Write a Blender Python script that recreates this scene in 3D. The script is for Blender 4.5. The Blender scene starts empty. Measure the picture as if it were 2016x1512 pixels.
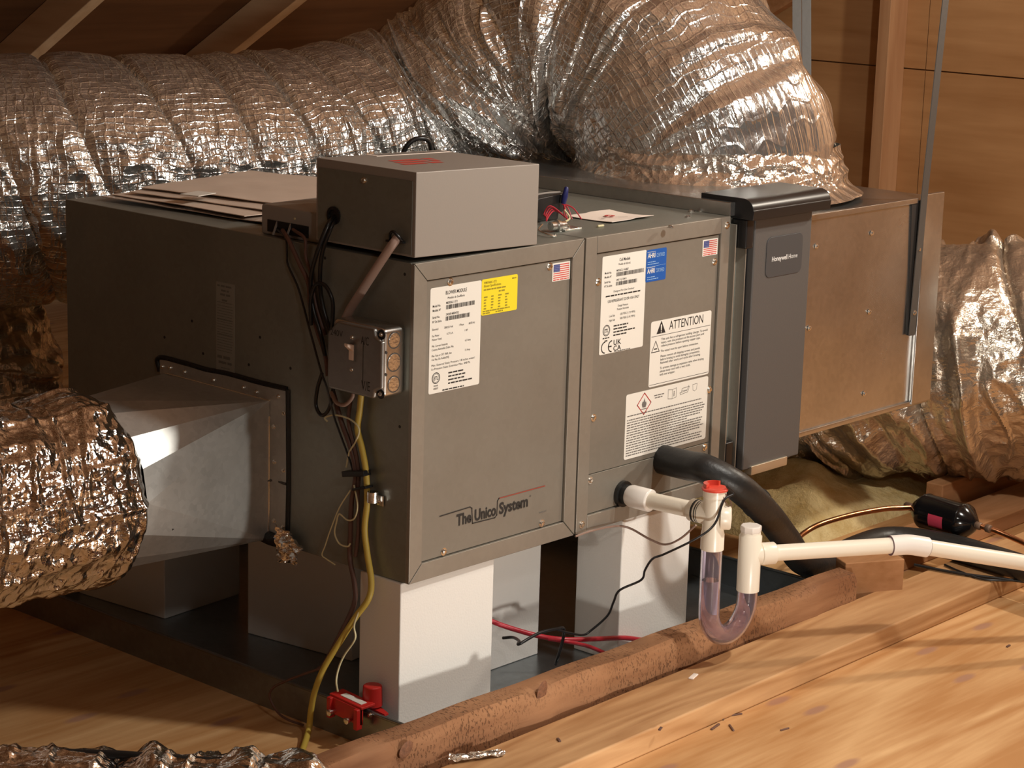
import bpy, bmesh, math, random
import numpy as np
from mathutils import Vector, Matrix

random.seed(7)
S = bpy.context.scene
COL = S.collection
PI = math.pi

# ------------------------------------------------------------------ camera
CY, CPI, CR = math.radians(41.58531555), math.radians(12.69174495), math.radians(1.66501515)
CPOS = np.array([-2.21823563, -2.15877894, 1.00168983]); CF = 4363.15290843
_f = np.array([math.cos(CY)*math.cos(CPI), math.sin(CY)*math.cos(CPI), -math.sin(CPI)])
_r = np.array([math.sin(CY), -math.cos(CY), 0.0]); _u = np.cross(_r, _f)
CR_ = math.cos(CR)*_r + math.sin(CR)*_u
CU_ = -math.sin(CR)*_r + math.cos(CR)*_u
cam_d = bpy.data.cameras.new('camera'); cam = bpy.data.objects.new('camera', cam_d); COL.objects.link(cam)
cam_d.sensor_width = 36.0; cam_d.lens = CF/2016*36.0; cam_d.clip_start = 0.05; cam_d.clip_end = 60
_m = Matrix(((CR_[0], CU_[0], -_f[0], CPOS[0]), (CR_[1], CU_[1], -_f[1], CPOS[1]), (CR_[2], CU_[2], -_f[2], CPOS[2]), (0, 0, 0, 1)))
cam.matrix_world = _m
S.camera = cam
def _ray(px, py): return _f + CR_*(px-1008)/CF - CU_*(py-756)/CF
def _on(px, py, ax, v):
    d = _ray(px, py); t = (v-CPOS[ax])/d[ax]; return tuple(CPOS+t*d)
def onx(px, py, v=0.0): return _on(px, py, 0, v)
def ony(px, py, v=0.0): return _on(px, py, 1, v)
def onz(px, py, v=0.0): return _on(px, py, 2, v)
def atd(px, py, d): return tuple(CPOS+_ray(px, py)*d)

# ------------------------------------------------------------------ world, lamps, exposure
W = bpy.data.worlds.new('attic_air'); S.world = W; W.use_nodes = True
bg = W.node_tree.nodes['Background']; bg.inputs[0].default_value = (1.0, 0.88, 0.74, 1); bg.inputs[1].default_value = 0.085
def lamp(name, kind, loc, power, col, radius, aim=None, spot=None, blend=0.4):
    d = bpy.data.lights.new(name, kind); d.energy = power; d.color = col
    d.shadow_soft_size = radius
    o = bpy.data.objects.new(name, d); COL.objects.link(o); o.location = loc
    if aim is not None:
        o.rotation_euler = (Vector(aim)-Vector(loc)).to_track_quat('-Z', 'Y').to_euler()
    if kind == 'SPOT':
        d.spot_size = math.radians(spot); d.spot_blend = blend
    return o
lamp('attic_bulb', 'POINT', (0.62, -1.02, 1.36), 64, (1.0, 0.955, 0.87), 0.05)
lamp('attic_bulb', 'POINT', (-0.70, -1.20, 0.97), 8, (1.0, 0.955, 0.87), 0.05)
lamp('attic_bulb', 'POINT', (2.10, -0.75, 1.32), 62, (1.0, 0.90, 0.75), 0.05)
lamp('floor_work_light', 'SPOT', (0.12, -0.95, -0.17), 15, (1.0, 0.955, 0.87), 0.03, aim=(0.55, 0.4, 0.35), spot=130, blend=0.7)
S.view_settings.view_transform = 'Standard'; S.view_settings.look = 'None'
S.view_settings.exposure = 0.0; S.view_settings.gamma = 1.0
S.view_settings.use_curve_mapping = False

# ------------------------------------------------------------------ helpers
ORG = {}
def tag(o, label=None, cat=None, group=None, kind=None):
    if label: o['label'] = label
    if cat: o['category'] = cat
    if group: o['group'] = group
    if kind: o['kind'] = kind
    return o
def thing(name, label, cat, loc, group=None):
    o = bpy.data.objects.new(name, None); COL.objects.link(o); o.location = loc
    o.empty_display_size = 0.05
    ORG[o] = Vector(loc); return tag(o, label, cat, group)
class MB:
    def __init__(s): s.v = []; s.f = []; s.uv = None
    def add(s, vs, fs):
        b = len(s.v); s.v += [tuple(p) for p in vs]; s.f += [tuple(i+b for i in q) for q in fs]; return s
    def box(s, x0, x1, y0, y1, z0, z1):
        return s.add([(x0,y0,z0),(x1,y0,z0),(x1,y1,z0),(x0,y1,z0),(x0,y0,z1),(x1,y0,z1),(x1,y1,z1),(x0,y1,z1)],
                     [(3,2,1,0),(4,5,6,7),(0,1,5,4),(1,2,6,5),(2,3,7,6),(3,0,4,7)])
    def hexa(s, p): return s.add(p, [(3,2,1,0),(4,5,6,7),(0,1,5,4),(1,2,6,5),(2,3,7,6),(3,0,4,7)])
    def obox(s, c, a, b, d, ha, hb, hd):
        c, a, b, d = map(Vector, (c, a, b, d)); a = a.normalized()*ha; b = b.normalized()*hb; d = d.normalized()*hd
        return s.hexa([c-a-b-d, c+a-b-d, c+a+b-d, c-a+b-d, c-a-b+d, c+a-b+d, c+a+b+d, c-a+b+d])
    def bar(s, p0, p1, w, h, up=(0,0,1)):
        p0, p1 = Vector(p0), Vector(p1); a = p1-p0; up = Vector(up); b = a.cross(up).normalized(); d = b.cross(a).normalized()
        return s.obox((p0+p1)/2, a, b, d, a.length/2, w/2, h/2)
    def lathe(s, o, ax, prof, n=24, cap=True):
        o, ax = Vector(o), Vector(ax).normalized(); t = Vector((0,0,1)) if abs(ax.z) < .9 else Vector((1,0,0))
        u = ax.cross(t).normalized(); w = ax.cross(u); vs = []; fs = []
        for (h, r) in prof:
            for k in range(n):
                a = 2*PI*k/n; vs.append(o+ax*h+(u*math.cos(a)+w*math.sin(a))*r)
        m = len(prof)
        for i in range(m-1):
            for k in range(n):
                k2 = (k+1) % n; fs.append((i*n+k, i*n+k2, (i+1)*n+k2, (i+1)*n+k))
        if cap: fs.append(tuple(range(n))[::-1]); fs.append(tuple((m-1)*n+k for k in range(n)))
        return s.add(vs, fs)
    def cyl(s, p0, p1, r, n=20, r2=None):
        a = Vector(p1)-Vector(p0); return s.lathe(p0, a, [(0, r), (a.length, r if r2 is None else r2)], n)
    def tube(s, pts, r, n=8, res=6, smooth=True, flat=1.0):
        P = catmull(pts, res) if smooth and len(pts) > 2 else [Vector(p) for p in pts]
        fr = frames(P); vs = []; fs = []
        for i, (p, t, a, b) in enumerate(fr):
            for k in range(n):
                th = 2*PI*k/n; vs.append(p+(a*math.cos(th)+b*math.sin(th)*flat)*r)
        for i in range(len(fr)-1):
            for k in range(n):
                k2 = (k+1) % n; fs.append((i*n+k, i*n+k2, (i+1)*n+k2, (i+1)*n+k))
        fs.append(tuple(range(n))[::-1]); fs.append(tuple((len(fr)-1)*n+k for k in range(n)))
        return s.add(vs, fs)
    def plate(s, poly, fn, t0, t1):
        """prism of a 2-D outline; fn(u, v, t) -> point"""
        n = len(poly); vs = [fn(u, v, t0) for u, v in poly]+[fn(u, v, t1) for u, v in poly]
        fs = [tuple(range(n))[::-1], tuple(range(n, 2*n))]+[(i, (i+1) % n, n+(i+1) % n, n+i) for i in range(n)]
        return s.add(vs, fs)
    def flat(s, poly, fn, t): return s.add([fn(u, v, t) for u, v in poly], [tuple(range(len(poly)))])
    def build(s, name, mat, parent=None, smooth=False, bevel=0, kind=None, label=None, seg=2, org=None, angle=35):
        vs = [Vector(p) for p in s.v]
        if parent is not None: o = ORG[parent]
        elif org is not None: o = Vector(org)
        else:
            xs = [p.x for p in vs]; ys = [p.y for p in vs]; zs = [p.z for p in vs]
            o = Vector(((min(xs)+max(xs))/2, (min(ys)+max(ys))/2, min(zs)))
        me = bpy.data.meshes.new(name); me.from_pydata([tuple(p-o) for p in vs], [], s.f); me.update()
        if s.uv is not None:
            ul = me.uv_layers.new(name='UVMap'); li = np.empty(len(me.loops), dtype=np.int32); me.loops.foreach_get('vertex_index', li)
            ul.data.foreach_set('uv', np.asarray(s.uv, dtype=np.float32)[li].ravel())
        bm = bmesh.new(); bm.from_mesh(me)
        if s.uv is None: bmesh.ops.recalc_face_normals(bm, faces=bm.faces)
        if bevel:
            ed = [e for e in bm.edges if len(e.link_faces) == 2 and e.calc_face_angle(0) > math.radians(angle)]
            bmesh.ops.bevel(bm, geom=ed, offset=bevel, segments=seg, affect='EDGES', profile=0.5, clamp_overlap=True)
        bm.to_mesh(me); bm.free()
        if smooth or bevel:
            for q in me.polygons: q.use_smooth = True
            if hasattr(me, 'set_sharp_from_angle'): me.set_sharp_from_angle(angle=math.radians(50))
        me.materials.append(mat)
        ob = bpy.data.objects.new(name, me); COL.objects.link(ob)
        if bevel:
            wn = ob.modifiers.new('weighted_normal', 'WEIGHTED_NORMAL'); wn.keep_sharp = True; wn.weight = 100
        if parent is not None: ob.parent = parent
        else: ob.location = o
        ORG[ob] = o
        if kind: ob['kind'] = kind
        if label: ob['label'] = label
        return ob
def catmull(pts, res=6):
    P = [Vector(p) for p in pts]; out = []
    for i in range(len(P)-1):
        p0 = P[i-1] if i else P[0]*2-P[1]; p1, p2 = P[i], P[i+1]; p3 = P[i+2] if i+2 < len(P) else P[-1]*2-P[-2]
        for k in range(res):
            t = k/res
            out.append(0.5*((2*p1)+(p2-p0)*t+(2*p0-5*p1+4*p2-p3)*t*t+(3*p1-p0-3*p2+p3)*t**3))
    out.append(P[-1]); return out
def frames(P):
    n = len(P); T = []
    for i in range(n):
        d = P[min(i+1, n-1)]-P[max(i-1, 0)]; T.append(d.normalized() if d.length > 1e-9 else Vector((1, 0, 0)))
    up = Vector((0, 0, 1)) if abs(T[0].z) < .9 else Vector((0, 1, 0))
    a = (up-T[0]*up.dot(T[0])).normalized(); out = []
    for i in range(n):
        a = (a-T[i]*a.dot(T[i])).normalized(); out.append((P[i], T[i], a.copy(), T[i].cross(a)))
    return out
def copy_part(src, parent, delta):
    c = src.copy(); COL.objects.link(c); c.parent = parent; c.location = src.location+Vector(delta); ORG[c] = ORG[src]; return c
def rrect(x0, x1, z0, z1, r=0.0, n=4):
    if r <= 0: return [(x0, z0), (x1, z0), (x1, z1), (x0, z1)]
    o = []
    for cx, cz, a0 in ((x1-r, z0+r, -PI/2), (x1-r, z1-r, 0), (x0+r, z1-r, PI/2), (x0+r, z0+r, PI)):
        for k in range(n+1): a = a0+PI/2*k/n; o.append((cx+r*math.cos(a), cz+r*math.sin(a)))
    return o
# value noise on numpy arrays, second axis periodic with integer period
def vnoise(x, y, seed, per=None):
    rs = np.random.RandomState(seed); T = rs.rand(256, 256)
    xi = np.floor(x).astype(int); yi = np.floor(y).astype(int); fx = x-xi; fy = y-yi
    fx = fx*fx*(3-2*fx); fy = fy*fy*(3-2*fy)
    def L(a, b): return T[a % 256, (b % per if per else b) % 256]
    return (L(xi, yi)*(1-fx)+L(xi+1, yi)*fx)*(1-fy)+(L(xi, yi+1)*(1-fx)+L(xi+1, yi+1)*fx)*fy
def ridged(x, y, seed, per=None): return 1-np.abs(2*vnoise(x, y, seed, per)-1)
# text as flat mesh
_tc = {}
def text_geo(t, bold=0.0):
    k = (t, bold)
    if k not in _tc:
        c = bpy.data.curves.new('t', 'FONT'); c.body = t; c.size = 1.0; c.offset = bold; c.resolution_u = 3
        ob = bpy.data.objects.new('t', c); me = bpy.data.meshes.new_from_object(ob)
        vs = [(v.co.x, v.co.y) for v in me.vertices]; fs = [tuple(q.vertices) for q in me.polygons]
        w = max([v[0] for v in vs] or [0]); _tc[k] = (vs, fs, w)
        bpy.data.meshes.remove(me); bpy.data.objects.remove(ob); bpy.data.curves.remove(c)
    return _tc[k]
def put_text(mb, t, fn, u, v, h, tt, bold=0.0, width=None, align='L', xs=1.0):
    vs, fs, w = text_geo(t, bold); s = h/0.70; sx = s*xs
    if width: sx = width/max(w, 1e-6)
    u0 = u-(w*sx/2 if align == 'C' else w*sx if align == 'R' else 0)
    mb.add([fn(u0+a*sx, v+b*s, tt) for a, b in vs], fs)
def words(mb, fn, u0, u1, v, h, tt, rng, end=None):
    u = u0
    while u < u1-h*0.6:
        w = min(h*rng.uniform(0.9, 3.4), u1-u)
        mb.flat([(u, v), (u+w, v), (u+w, v+h*.62), (u, v+h*.62)], fn, tt); u += w+h*.42
def ring(mb, fn, cu, cv, r0, r1, tt, a0=0, a1=2*PI, n=28):
    for k in range(n):
        a, b = a0+(a1-a0)*k/n, a0+(a1-a0)*(k+1)/n
        mb.flat([(cu+r0*math.cos(a), cv+r0*math.sin(a)), (cu+r1*math.cos(a), cv+r1*math.sin(a)), (cu+r1*math.cos(b), cv+r1*math.sin(b)), (cu+r0*math.cos(b), cv+r0*math.sin(b))], fn, tt)
def stroke(mb, fn, pts, w, tt):
    for (a, b), (c, d) in zip(pts, pts[1:]):
        L = math.hypot(c-a, d-b) or 1; nx, nz = -(d-b)/L*w/2, (c-a)/L*w/2; ex, ez = (c-a)/L*w/2, (d-b)/L*w/2
        mb.flat([(a-ex+nx, b-ez+nz), (a-ex-nx, b-ez-nz), (c+ex-nx, d+ez-nz), (c+ex+nx, d+ez+nz)], fn, tt)

# ------------------------------------------------------------------ materials
def newmat(name):
    m = bpy.data.materials.new(name); m.use_nodes = True; nt = m.node_tree; b = nt.nodes['Principled BSDF']; return m, nt, b
def N(nt, t, **k):
    n = nt.nodes.new(t)
    for a, v in k.items(): setattr(n, a, v)
    return n
def plain(name, col, rough=.5, metal=0.0, bump=0.0, bscale=60, spec=None, var=0.0, **extra):
    m, nt, b = newmat(name); b.inputs['Base Color'].default_value = (*col, 1); b.inputs['Roughness'].default_value = rough; b.inputs['Metallic'].default_value = metal
    if spec is not None: b.inputs['Specular IOR Level'].default_value = spec
    for k, v in extra.items(): b.inputs[k.replace('_', ' ')].default_value = v
    if bump or var:
        tc = N(nt, 'ShaderNodeTexCoord'); no = N(nt, 'ShaderNodeTexNoise'); no.inputs['Scale'].default_value = bscale; no.inputs['Detail'].default_value = 4
        nt.links.new(tc.outputs['Object'], no.inputs['Vector'])
        if bump:
            bp = N(nt, 'ShaderNodeBump'); bp.inputs['Strength'].default_value = bump; bp.inputs['Distance'].default_value = .004
            nt.links.new(no.outputs['Fac'], bp.inputs['Height']); nt.links.new(bp.outputs['Normal'], b.inputs['Normal'])
        if var:
            r = N(nt, 'ShaderNodeValToRGB'); e = r.color_ramp.elements
            e[0].position = .3; e[1].position = .7
            e[0].color = (*[c*(1-var) for c in col], 1); e[1].color = (*[min(1, c*(1+var)) for c in col], 1)
            nt.links.new(no.outputs['Fac'], r.inputs['Fac']); nt.links.new(r.outputs['Color'], b.inputs['Base Color'])
    return m
def steel(name, col, rough, metal=.85, blot=.12, wave=.15):
    """galvanised / satin sheet steel: blotchy spangle in colour and roughness, slight oil-canning"""
    m, nt, b = newmat(name); L = nt.links.new
    tc = N(nt, 'ShaderNodeTexCoord'); n1 = N(nt, 'ShaderNodeTexNoise'); n1.inputs['Scale'].default_value = 9; n1.inputs['Detail'].default_value = 5
    vo = N(nt, 'ShaderNodeTexVoronoi'); vo.inputs['Scale'].default_value = 120
    n3 = N(nt, 'ShaderNodeTexNoise'); n3.inputs['Scale'].default_value = 4.5; n3.inputs['Detail'].default_value = 1
    for x in (n1, vo, n3): L(tc.outputs['Object'], x.inputs['Vector'])
    mx = N(nt, 'ShaderNodeMix', data_type='FLOAT'); mx.inputs[0].default_value = .25
    L(n1.outputs['Fac'], mx.inputs[2]); L(vo.outputs['Color'], mx.inputs[3])
    r = N(nt, 'ShaderNodeValToRGB'); e = r.color_ramp.elements; e[0].position = .3; e[1].position = .7
    e[0].color = (*[c*(1-blot) for c in col], 1); e[1].color = (*[min(1, c*(1+blot)) for c in col], 1)
    L(mx.outputs[0], r.inputs['Fac']); L(r.outputs['Color'], b.inputs['Base Color'])
    mr = N(nt, 'ShaderNodeMapRange'); mr.inputs['To Min'].default_value = rough-.06; mr.inputs['To Max'].default_value = rough+.06
    L(n1.outputs['Fac'], mr.inputs['Value']); L(mr.outputs['Result'], b.inputs['Roughness'])
    b.inputs['Metallic'].default_value = metal
    bp = N(nt, 'ShaderNodeBump'); bp.inputs['Strength'].default_value = wave; bp.inputs['Distance'].default_value = .02
    L(n3.outputs['Fac'], bp.inputs['Height']); L(bp.outputs['Normal'], b.inputs['Normal'])
    return m
def wood(name, light, dark, axis='X', scale=1.0, rough=.65, rings=10.0, bump=.25, tear=0.0, patches=None, contrast=1.0):
    m, nt, b = newmat(name); L = nt.links.new
    tc = N(nt, 'ShaderNodeTexCoord'); mp = N(nt, 'ShaderNodeMapping'); st = {'X': (.09, 1, 1), 'Y': (1, .09, 1), 'Z': (1, 1, .09)}[axis]
    mp.inputs['Scale'].default_value = [c*scale for c in st]; L(tc.outputs['Object'], mp.inputs['Vector'])
    n0 = N(nt, 'ShaderNodeTexNoise'); n0.inputs['Scale'].default_value = 3.2; n0.inputs['Detail'].default_value = 2; n0.inputs['Distortion'].default_value = .6
    L(mp.outputs['Vector'], n0.inputs['Vector'])
    mu = N(nt, 'ShaderNodeMath', operation='MULTIPLY'); mu.inputs[1].default_value = rings; L(n0.outputs['Fac'], mu.inputs[0])
    fr = N(nt, 'ShaderNodeMath', operation='PINGPONG'); fr.inputs[1].default_value = .5; L(mu.outputs[0], fr.inputs[0])
    n1 = N(nt, 'ShaderNodeTexNoise'); n1.inputs['Scale'].default_value = 60; n1.inputs['Detail'].default_value = 6; L(mp.outputs['Vector'], n1.inputs['Vector'])
    n2 = N(nt, 'ShaderNodeTexNoise'); n2.inputs['Scale'].default_value = 2.2; n2.inputs['Detail'].default_value = 4; L(tc.outputs['Object'], n2.inputs['Vector'])
    a1 = N(nt, 'ShaderNodeMath', operation='MULTIPLY_ADD'); a1.inputs[1].default_value = .9*contrast; L(fr.outputs[0], a1.inputs[0])
    m1 = N(nt, 'ShaderNodeMath', operation='MULTIPLY_ADD'); m1.inputs[1].default_value = .9*contrast; m1.inputs[2].default_value = -.35*contrast; L(n1.outputs['Fac'], m1.inputs[0]); L(m1.outputs[0], a1.inputs[2])
    a2 = N(nt, 'ShaderNodeMath', operation='MULTIPLY_ADD'); a2.inputs[1].default_value = .8; L(n2.outputs['Fac'], a2.inputs[0]); L(a1.outputs[0], a2.inputs[2])
    r = N(nt, 'ShaderNodeValToRGB'); e = r.color_ramp.elements; e[0].position = .25; e[1].position = 1.05
    e[0].color = (*light, 1); e[1].color = (*dark, 1); L(a2.outputs[0], r.inputs['Fac']); out = r.outputs['Color']
    if patches:   # knots and football plugs
        vo = N(nt, 'ShaderNodeTexVoronoi'); vo.inputs['Scale'].default_value = 1; vo.inputs['Randomness'].default_value = 1; vo.voronoi_dimensions = '2D'
        mp2 = N(nt, 'ShaderNodeMapping'); s2 = {'X': (3.0, 9, 9), 'Y': (9, 3.0, 9), 'Z': (9, 9, 3.0)}[axis]; mp2.inputs['Scale'].default_value = s2
        L(tc.outputs['Object'], mp2.inputs['Vector']); L(mp2.outputs['Vector'], vo.inputs['Vector'])
        rr = N(nt, 'ShaderNodeValToRGB'); ee = rr.color_ramp.elements; ee[0].position = .06; ee[0].color = (.8, .8, .8, 1); ee[1].position = .11; ee[1].color = (0, 0, 0, 1)
        L(vo.outputs['Distance'], rr.inputs['Fac'])
        mx = N(nt, 'ShaderNodeMix', data_type='RGBA'); L(rr.outputs['Color'], mx.inputs[0]); L(out, mx.inputs[6]); mx.inputs[7].default_value = (*patches, 1); out = mx.outputs[2]
    L(out, b.inputs['Base Color']); b.inputs['Roughness'].default_value = rough; b.inputs['Specular IOR Level'].default_value = .3
    h = N(nt, 'ShaderNodeMath', operation='ADD'); L(n1.outputs['Fac'], h.inputs[0]); L(fr.outputs[0], h.inputs[1]); hs = h.outputs[0]
    if tear:
        mp3 = N(nt, 'ShaderNodeMapping'); s3 = {'X': (1.5, .6, .7), 'Y': (.6, 1.1, .8), 'Z': (1, 1, .35)}[axis]; mp3.inputs['Scale'].default_value = s3
        L(tc.outputs['Object'], mp3.inputs['Vector'])
        n4 = N(nt, 'ShaderNodeTexNoise'); n4.inputs['Scale'].default_value = 210; n4.inputs['Detail'].default_value = 3; L(mp3.outputs['Vector'], n4.inputs['Vector'])
        n5 = N(nt, 'ShaderNodeTexNoise'); n5.inputs['Scale'].default_value = 9; n5.inputs['Detail'].default_value = 1; L(tc.outputs['Object'], n5.inputs['Vector'])
        th = N(nt, 'ShaderNodeMapRange'); th.inputs['From Min'].default_value = .57; th.inputs['From Max'].default_value = .63; L(n4.outputs['Fac'], th.inputs['Value'])
        th2 = N(nt, 'ShaderNodeMapRange'); th2.inputs['From Min'].default_value = .38; th2.inputs['From Max'].default_value = .6; L(n5.outputs['Fac'], th2.inputs['Value'])
        pr = N(nt, 'ShaderNodeMath', operation='MULTIPLY'); L(th.outputs[0], pr.inputs[0]); L(th2.outputs[0], pr.inputs[1])
        q = N(nt, 'ShaderNodeMath', operation='MULTIPLY_ADD'); q.inputs[1].default_value = -tear; L(pr.outputs[0], q.inputs[0]); L(hs, q.inputs[2]); hs = q.outputs[0]
        mxt = N(nt, 'ShaderNodeMix', data_type='RGBA'); sc = N(nt, 'ShaderNodeMath', operation='MULTIPLY'); sc.inputs[1].default_value = .6; L(pr.outputs[0], sc.inputs[0]); L(sc.outputs[0], mxt.inputs[0])
        L(out, mxt.inputs[6]); mxt.inputs[7].default_value = (*[c*.35 for c in dark], 1); L(mxt.outputs[2], b.inputs['Base Color'])
    bp = N(nt, 'ShaderNodeBump'); bp.inputs['Strength'].default_value = bump; bp.inputs['Distance'].default_value = .0025; L(hs, bp.inputs['Height']); L(bp.outputs['Normal'], b.inputs['Normal'])
    return m
def foil(name, col=(.78, .75, .70), rough=.2, crumple=.6, scrim=.35, cs=55, metal=.88):
    """scrim-backed aluminium foil; UV in metres"""
    m, nt, b = newmat(name); L = nt.links.new
    uv = N(nt, 'ShaderNodeUVMap'); b.inputs['Metallic'].default_value = metal; b.inputs['Roughness'].default_value = rough; b.inputs['Base Color'].default_value = (*col, 1)
    nz = N(nt, 'ShaderNodeTexNoise'); nz.inputs['Scale'].default_value = 14; nz.inputs['Detail'].default_value = 2; L(uv.outputs['UV'], nz.inputs['Vector'])
    vm = N(nt, 'ShaderNodeVectorMath', operation='MULTIPLY_ADD'); vm.inputs[1].default_value = (.03, .03, .03); L(nz.outputs['Color'], vm.inputs[0]); L(uv.outputs['UV'], vm.inputs[2])
    vo = N(nt, 'ShaderNodeTexVoronoi', feature='F1'); vo.inputs['Scale'].default_value = cs; L(vm.outputs[0], vo.inputs['Vector'])
    n2 = N(nt, 'ShaderNodeTexNoise'); n2.inputs['Scale'].default_value = 130; n2.inputs['Detail'].default_value = 3; L(uv.outputs['UV'], n2.inputs['Vector'])
    a = N(nt, 'ShaderNodeMath', operation='MULTIPLY_ADD'); a.inputs[1].default_value = .5; L(n2.outputs['Fac'], a.inputs[0]); L(vo.outputs['Distance'], a.inputs[2])
    b1 = N(nt, 'ShaderNodeBump'); b1.inputs['Strength'].default_value = crumple; b1.inputs['Distance'].default_value = .006; L(a.outputs[0], b1.inputs['Height'])
    sx = N(nt, 'ShaderNodeSeparateXYZ'); L(vm.outputs[0], sx.inputs[0]); hs = []
    for k, i in ((0, 'X'), (1, 'Y')):
        mu = N(nt, 'ShaderNodeMath', operation='MULTIPLY'); mu.inputs[1].default_value = 75; L(sx.outputs[i], mu.inputs[0])
        pp = N(nt, 'ShaderNodeMath', operation='PINGPONG'); pp.inputs[1].default_value = .5; L(mu.outputs[0], pp.inputs[0])
        lt = N(nt, 'ShaderNodeMapRange'); lt.inputs['From Min'].default_value = 0; lt.inputs['From Max'].default_value = .14; lt.inputs['To Min'].default_value = 1; lt.inputs['To Max'].default_value = 0; L(pp.outputs[0], lt.inputs['Value']); hs.append(lt.outputs[0])
    mxx = N(nt, 'ShaderNodeMath', operation='MAXIMUM'); L(hs[0], mxx.inputs[0]); L(hs[1], mxx.inputs[1])
    b2 = N(nt, 'ShaderNodeBump'); b2.inputs['Strength'].default_value = scrim; b2.inputs['Distance'].default_value = .0015; L(mxx.outputs[0], b2.inputs['Height']); L(b1.outputs['Normal'], b2.inputs['Normal'])
    L(b2.outputs['Normal'], b.inputs['Normal'])
    return m
PANEL = steel('satin_steel_panel', (.255, .235, .20), .48, .4, .05, .03)
FRAME = steel('satin_steel_frame', (.31, .285, .245), .42, .45, .05, .02)
SIDE = steel('galvanised_side', (.265, .275, .245), .42, .55, .08, .06)
GALV = steel('galvanised_sheet', (.50, .50, .49), .25, .95, .10, .35)
FITT = steel('galvanised_fitting', (.50, .50, .48), .42, .7, .12, .2)
PANM = steel('pan_steel', (.30, .33, .35), .30, .9, .12, .12)
BRIGHT = plain('zinc_plate', (.78, .78, .76), .25, 1.0, .15, 200)
SCREW = plain('zinc_screw', (.80, .78, .74), .22, 1.0)
STRAP = plain('hanger_strap_steel', (.09, .085, .08), .5, .4, .1, 80)
DOOR = plain('charcoal_paint', (.095, .09, .087), .45, 0, .05, 400)
BADGE = plain('badge_grey', (.06, .06, .063), .5)
RUB = plain('black_rubber', (.012, .012, .012), .42, 0, .15, 120)
BLK = plain('black_plastic', (.01, .01, .011), .35)
GLOSSBLK = plain('gloss_black_enamel', (.006, .006, .007), .12)
INK = plain('black_ink', (.02, .018, .017), .6)
GREYINK = plain('grey_ink', (.16, .15, .14), .6)
MARK = plain('marker_ink', (.03, .028, .026), .7)
REDINK = plain('red_ink', (.55, .07, .05), .6)
LOGORED = plain('logo_red', (.33, .06, .04), .5)
WHITE = plain('label_white', (.80, .78, .72), .45)
YEL = plain('label_yellow', (.85, .70, .03), .45)
BLUE = plain('label_blue', (.01, .10, .42), .4)
FLAGBLUE = plain('flag_blue', (.05, .07, .24), .5)
FLAGRED = plain('flag_red', (.62, .10, .09), .5)
LBLUE = plain('label_light_blue', (.30, .50, .78), .5)
GLABEL = plain('weathered_label', (.26, .255, .22), .5)
FOAM = plain('white_foam', (.82, .80, .76), .9, 0, .12, 300, .1)
PVC = plain('pvc_cream', (.84, .78, .66), .30, 0, .02, 60)
PVCW = plain('pvc_white', (.84, .80, .75), .28)
CLEAR = plain('clear_violet_pvc', (.86, .82, .96), .03, 0, Transmission_Weight=.96, IOR=1.38)
WATER = plain('trap_water', (.92, .88, .95), .0, 0, Transmission_Weight=1.0, IOR=1.33)
COPPER = plain('copper', (.60, .27, .13), .28, 1.0, .1, 60)
BRAZE = plain('braze_joint', (.20, .13, .09), .55, .6, .3, 200)
REDP = plain('red_plastic', (.55, .025, .02), .35)
REDCAP = plain('coral_red_plastic', (.72, .08, .05), .35)
PINK = plain('pink_sticker', (.55, .05, .10), .5)
PAPER = plain('manila_paper', (.66, .54, .45), .7, 0, .3, 14, var=.06)
PAPERW = plain('white_paper', (.86, .76, .68), .7, 0, .2, 20)
POLY = plain('clear_bag', (.56, .46, .39), .15, 0, .8, 40)
GREYP = plain('grey_plastic', (.28, .26, .24), .5)
JBOX = steel('junction_steel', (.62, .61, .58), .28, 1.0, .10, .05)
JCOV = steel('cover_steel', (.30, .295, .285), .42, .9, .08, .05)
IVORY = plain('switch_ivory', (.72, .56, .46), .4)
YWIRE = plain('yellow_cable', (.50, .36, .06), .5)
WWIRE = plain('cream_wire', (.66, .60, .36), .5)
BWIRE = plain('brown_wire', (.12, .06, .045), .5)
TAUPE = plain('taupe_cable', (.30, .20, .16), .5)
RWIRE = plain('red_wire', (.50, .03, .05), .45)
PEXR = plain('red_tubing', (.55, .03, .05), .35)
BLUEW = plain('blue_wire_nut', (.01, .015, .12), .4)
MASTIC = plain('black_mastic', (.008, .008, .008), .5, 0, .6, 90)
FOIL = foil('duct_foil', (.82, .83, .82), .17, .55, .5, 40, .92)
FOILS = foil('duct_foil_front', (.80, .78, .76), .10, .5, .10, 60, 1.0)
FOILR = foil('duct_foil_worn', (.62, .55, .46), .27, .7, .08, 30)
TAPE = foil('foil_tape', (.78, .74, .68), .14, .9, .0, 60)
CURB = wood('rough_sawn_lumber', (.40, .205, .10), (.22, .095, .042), 'X', 1.0, .75, 8, .6, 2.2)
BOARD = wood('planed_lumber', (.60, .36, .175), (.40, .205, .085), 'X', 1.4, .6, 16, .2)
BOARD2 = wood('framing_lumber', (.48, .25, .12), (.32, .15, .06), 'X', 1.2, .7, 9, .3)
PLY = wood('floor_plywood', (.70, .44, .215), (.46, .225, .08), 'X', 1.1, .6, 9, .15, patches=(.36, .19, .13), contrast=1.0)
PLYW = wood('wall_plywood', (.56, .32, .15), (.38, .19, .075), 'Y', .7, .7, 9, .15, contrast=.8)
STUD = wood('stud_lumber', (.56, .33, .18), (.42, .22, .11), 'Z', 1.2, .65, 8, .15, contrast=.8)
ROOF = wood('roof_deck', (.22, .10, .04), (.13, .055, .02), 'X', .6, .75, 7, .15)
RAFT = wood('rafter_lumber', (.84, .62, .40), (.66, .44, .25), 'Y', 1.0, .7, 9, .2)
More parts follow.
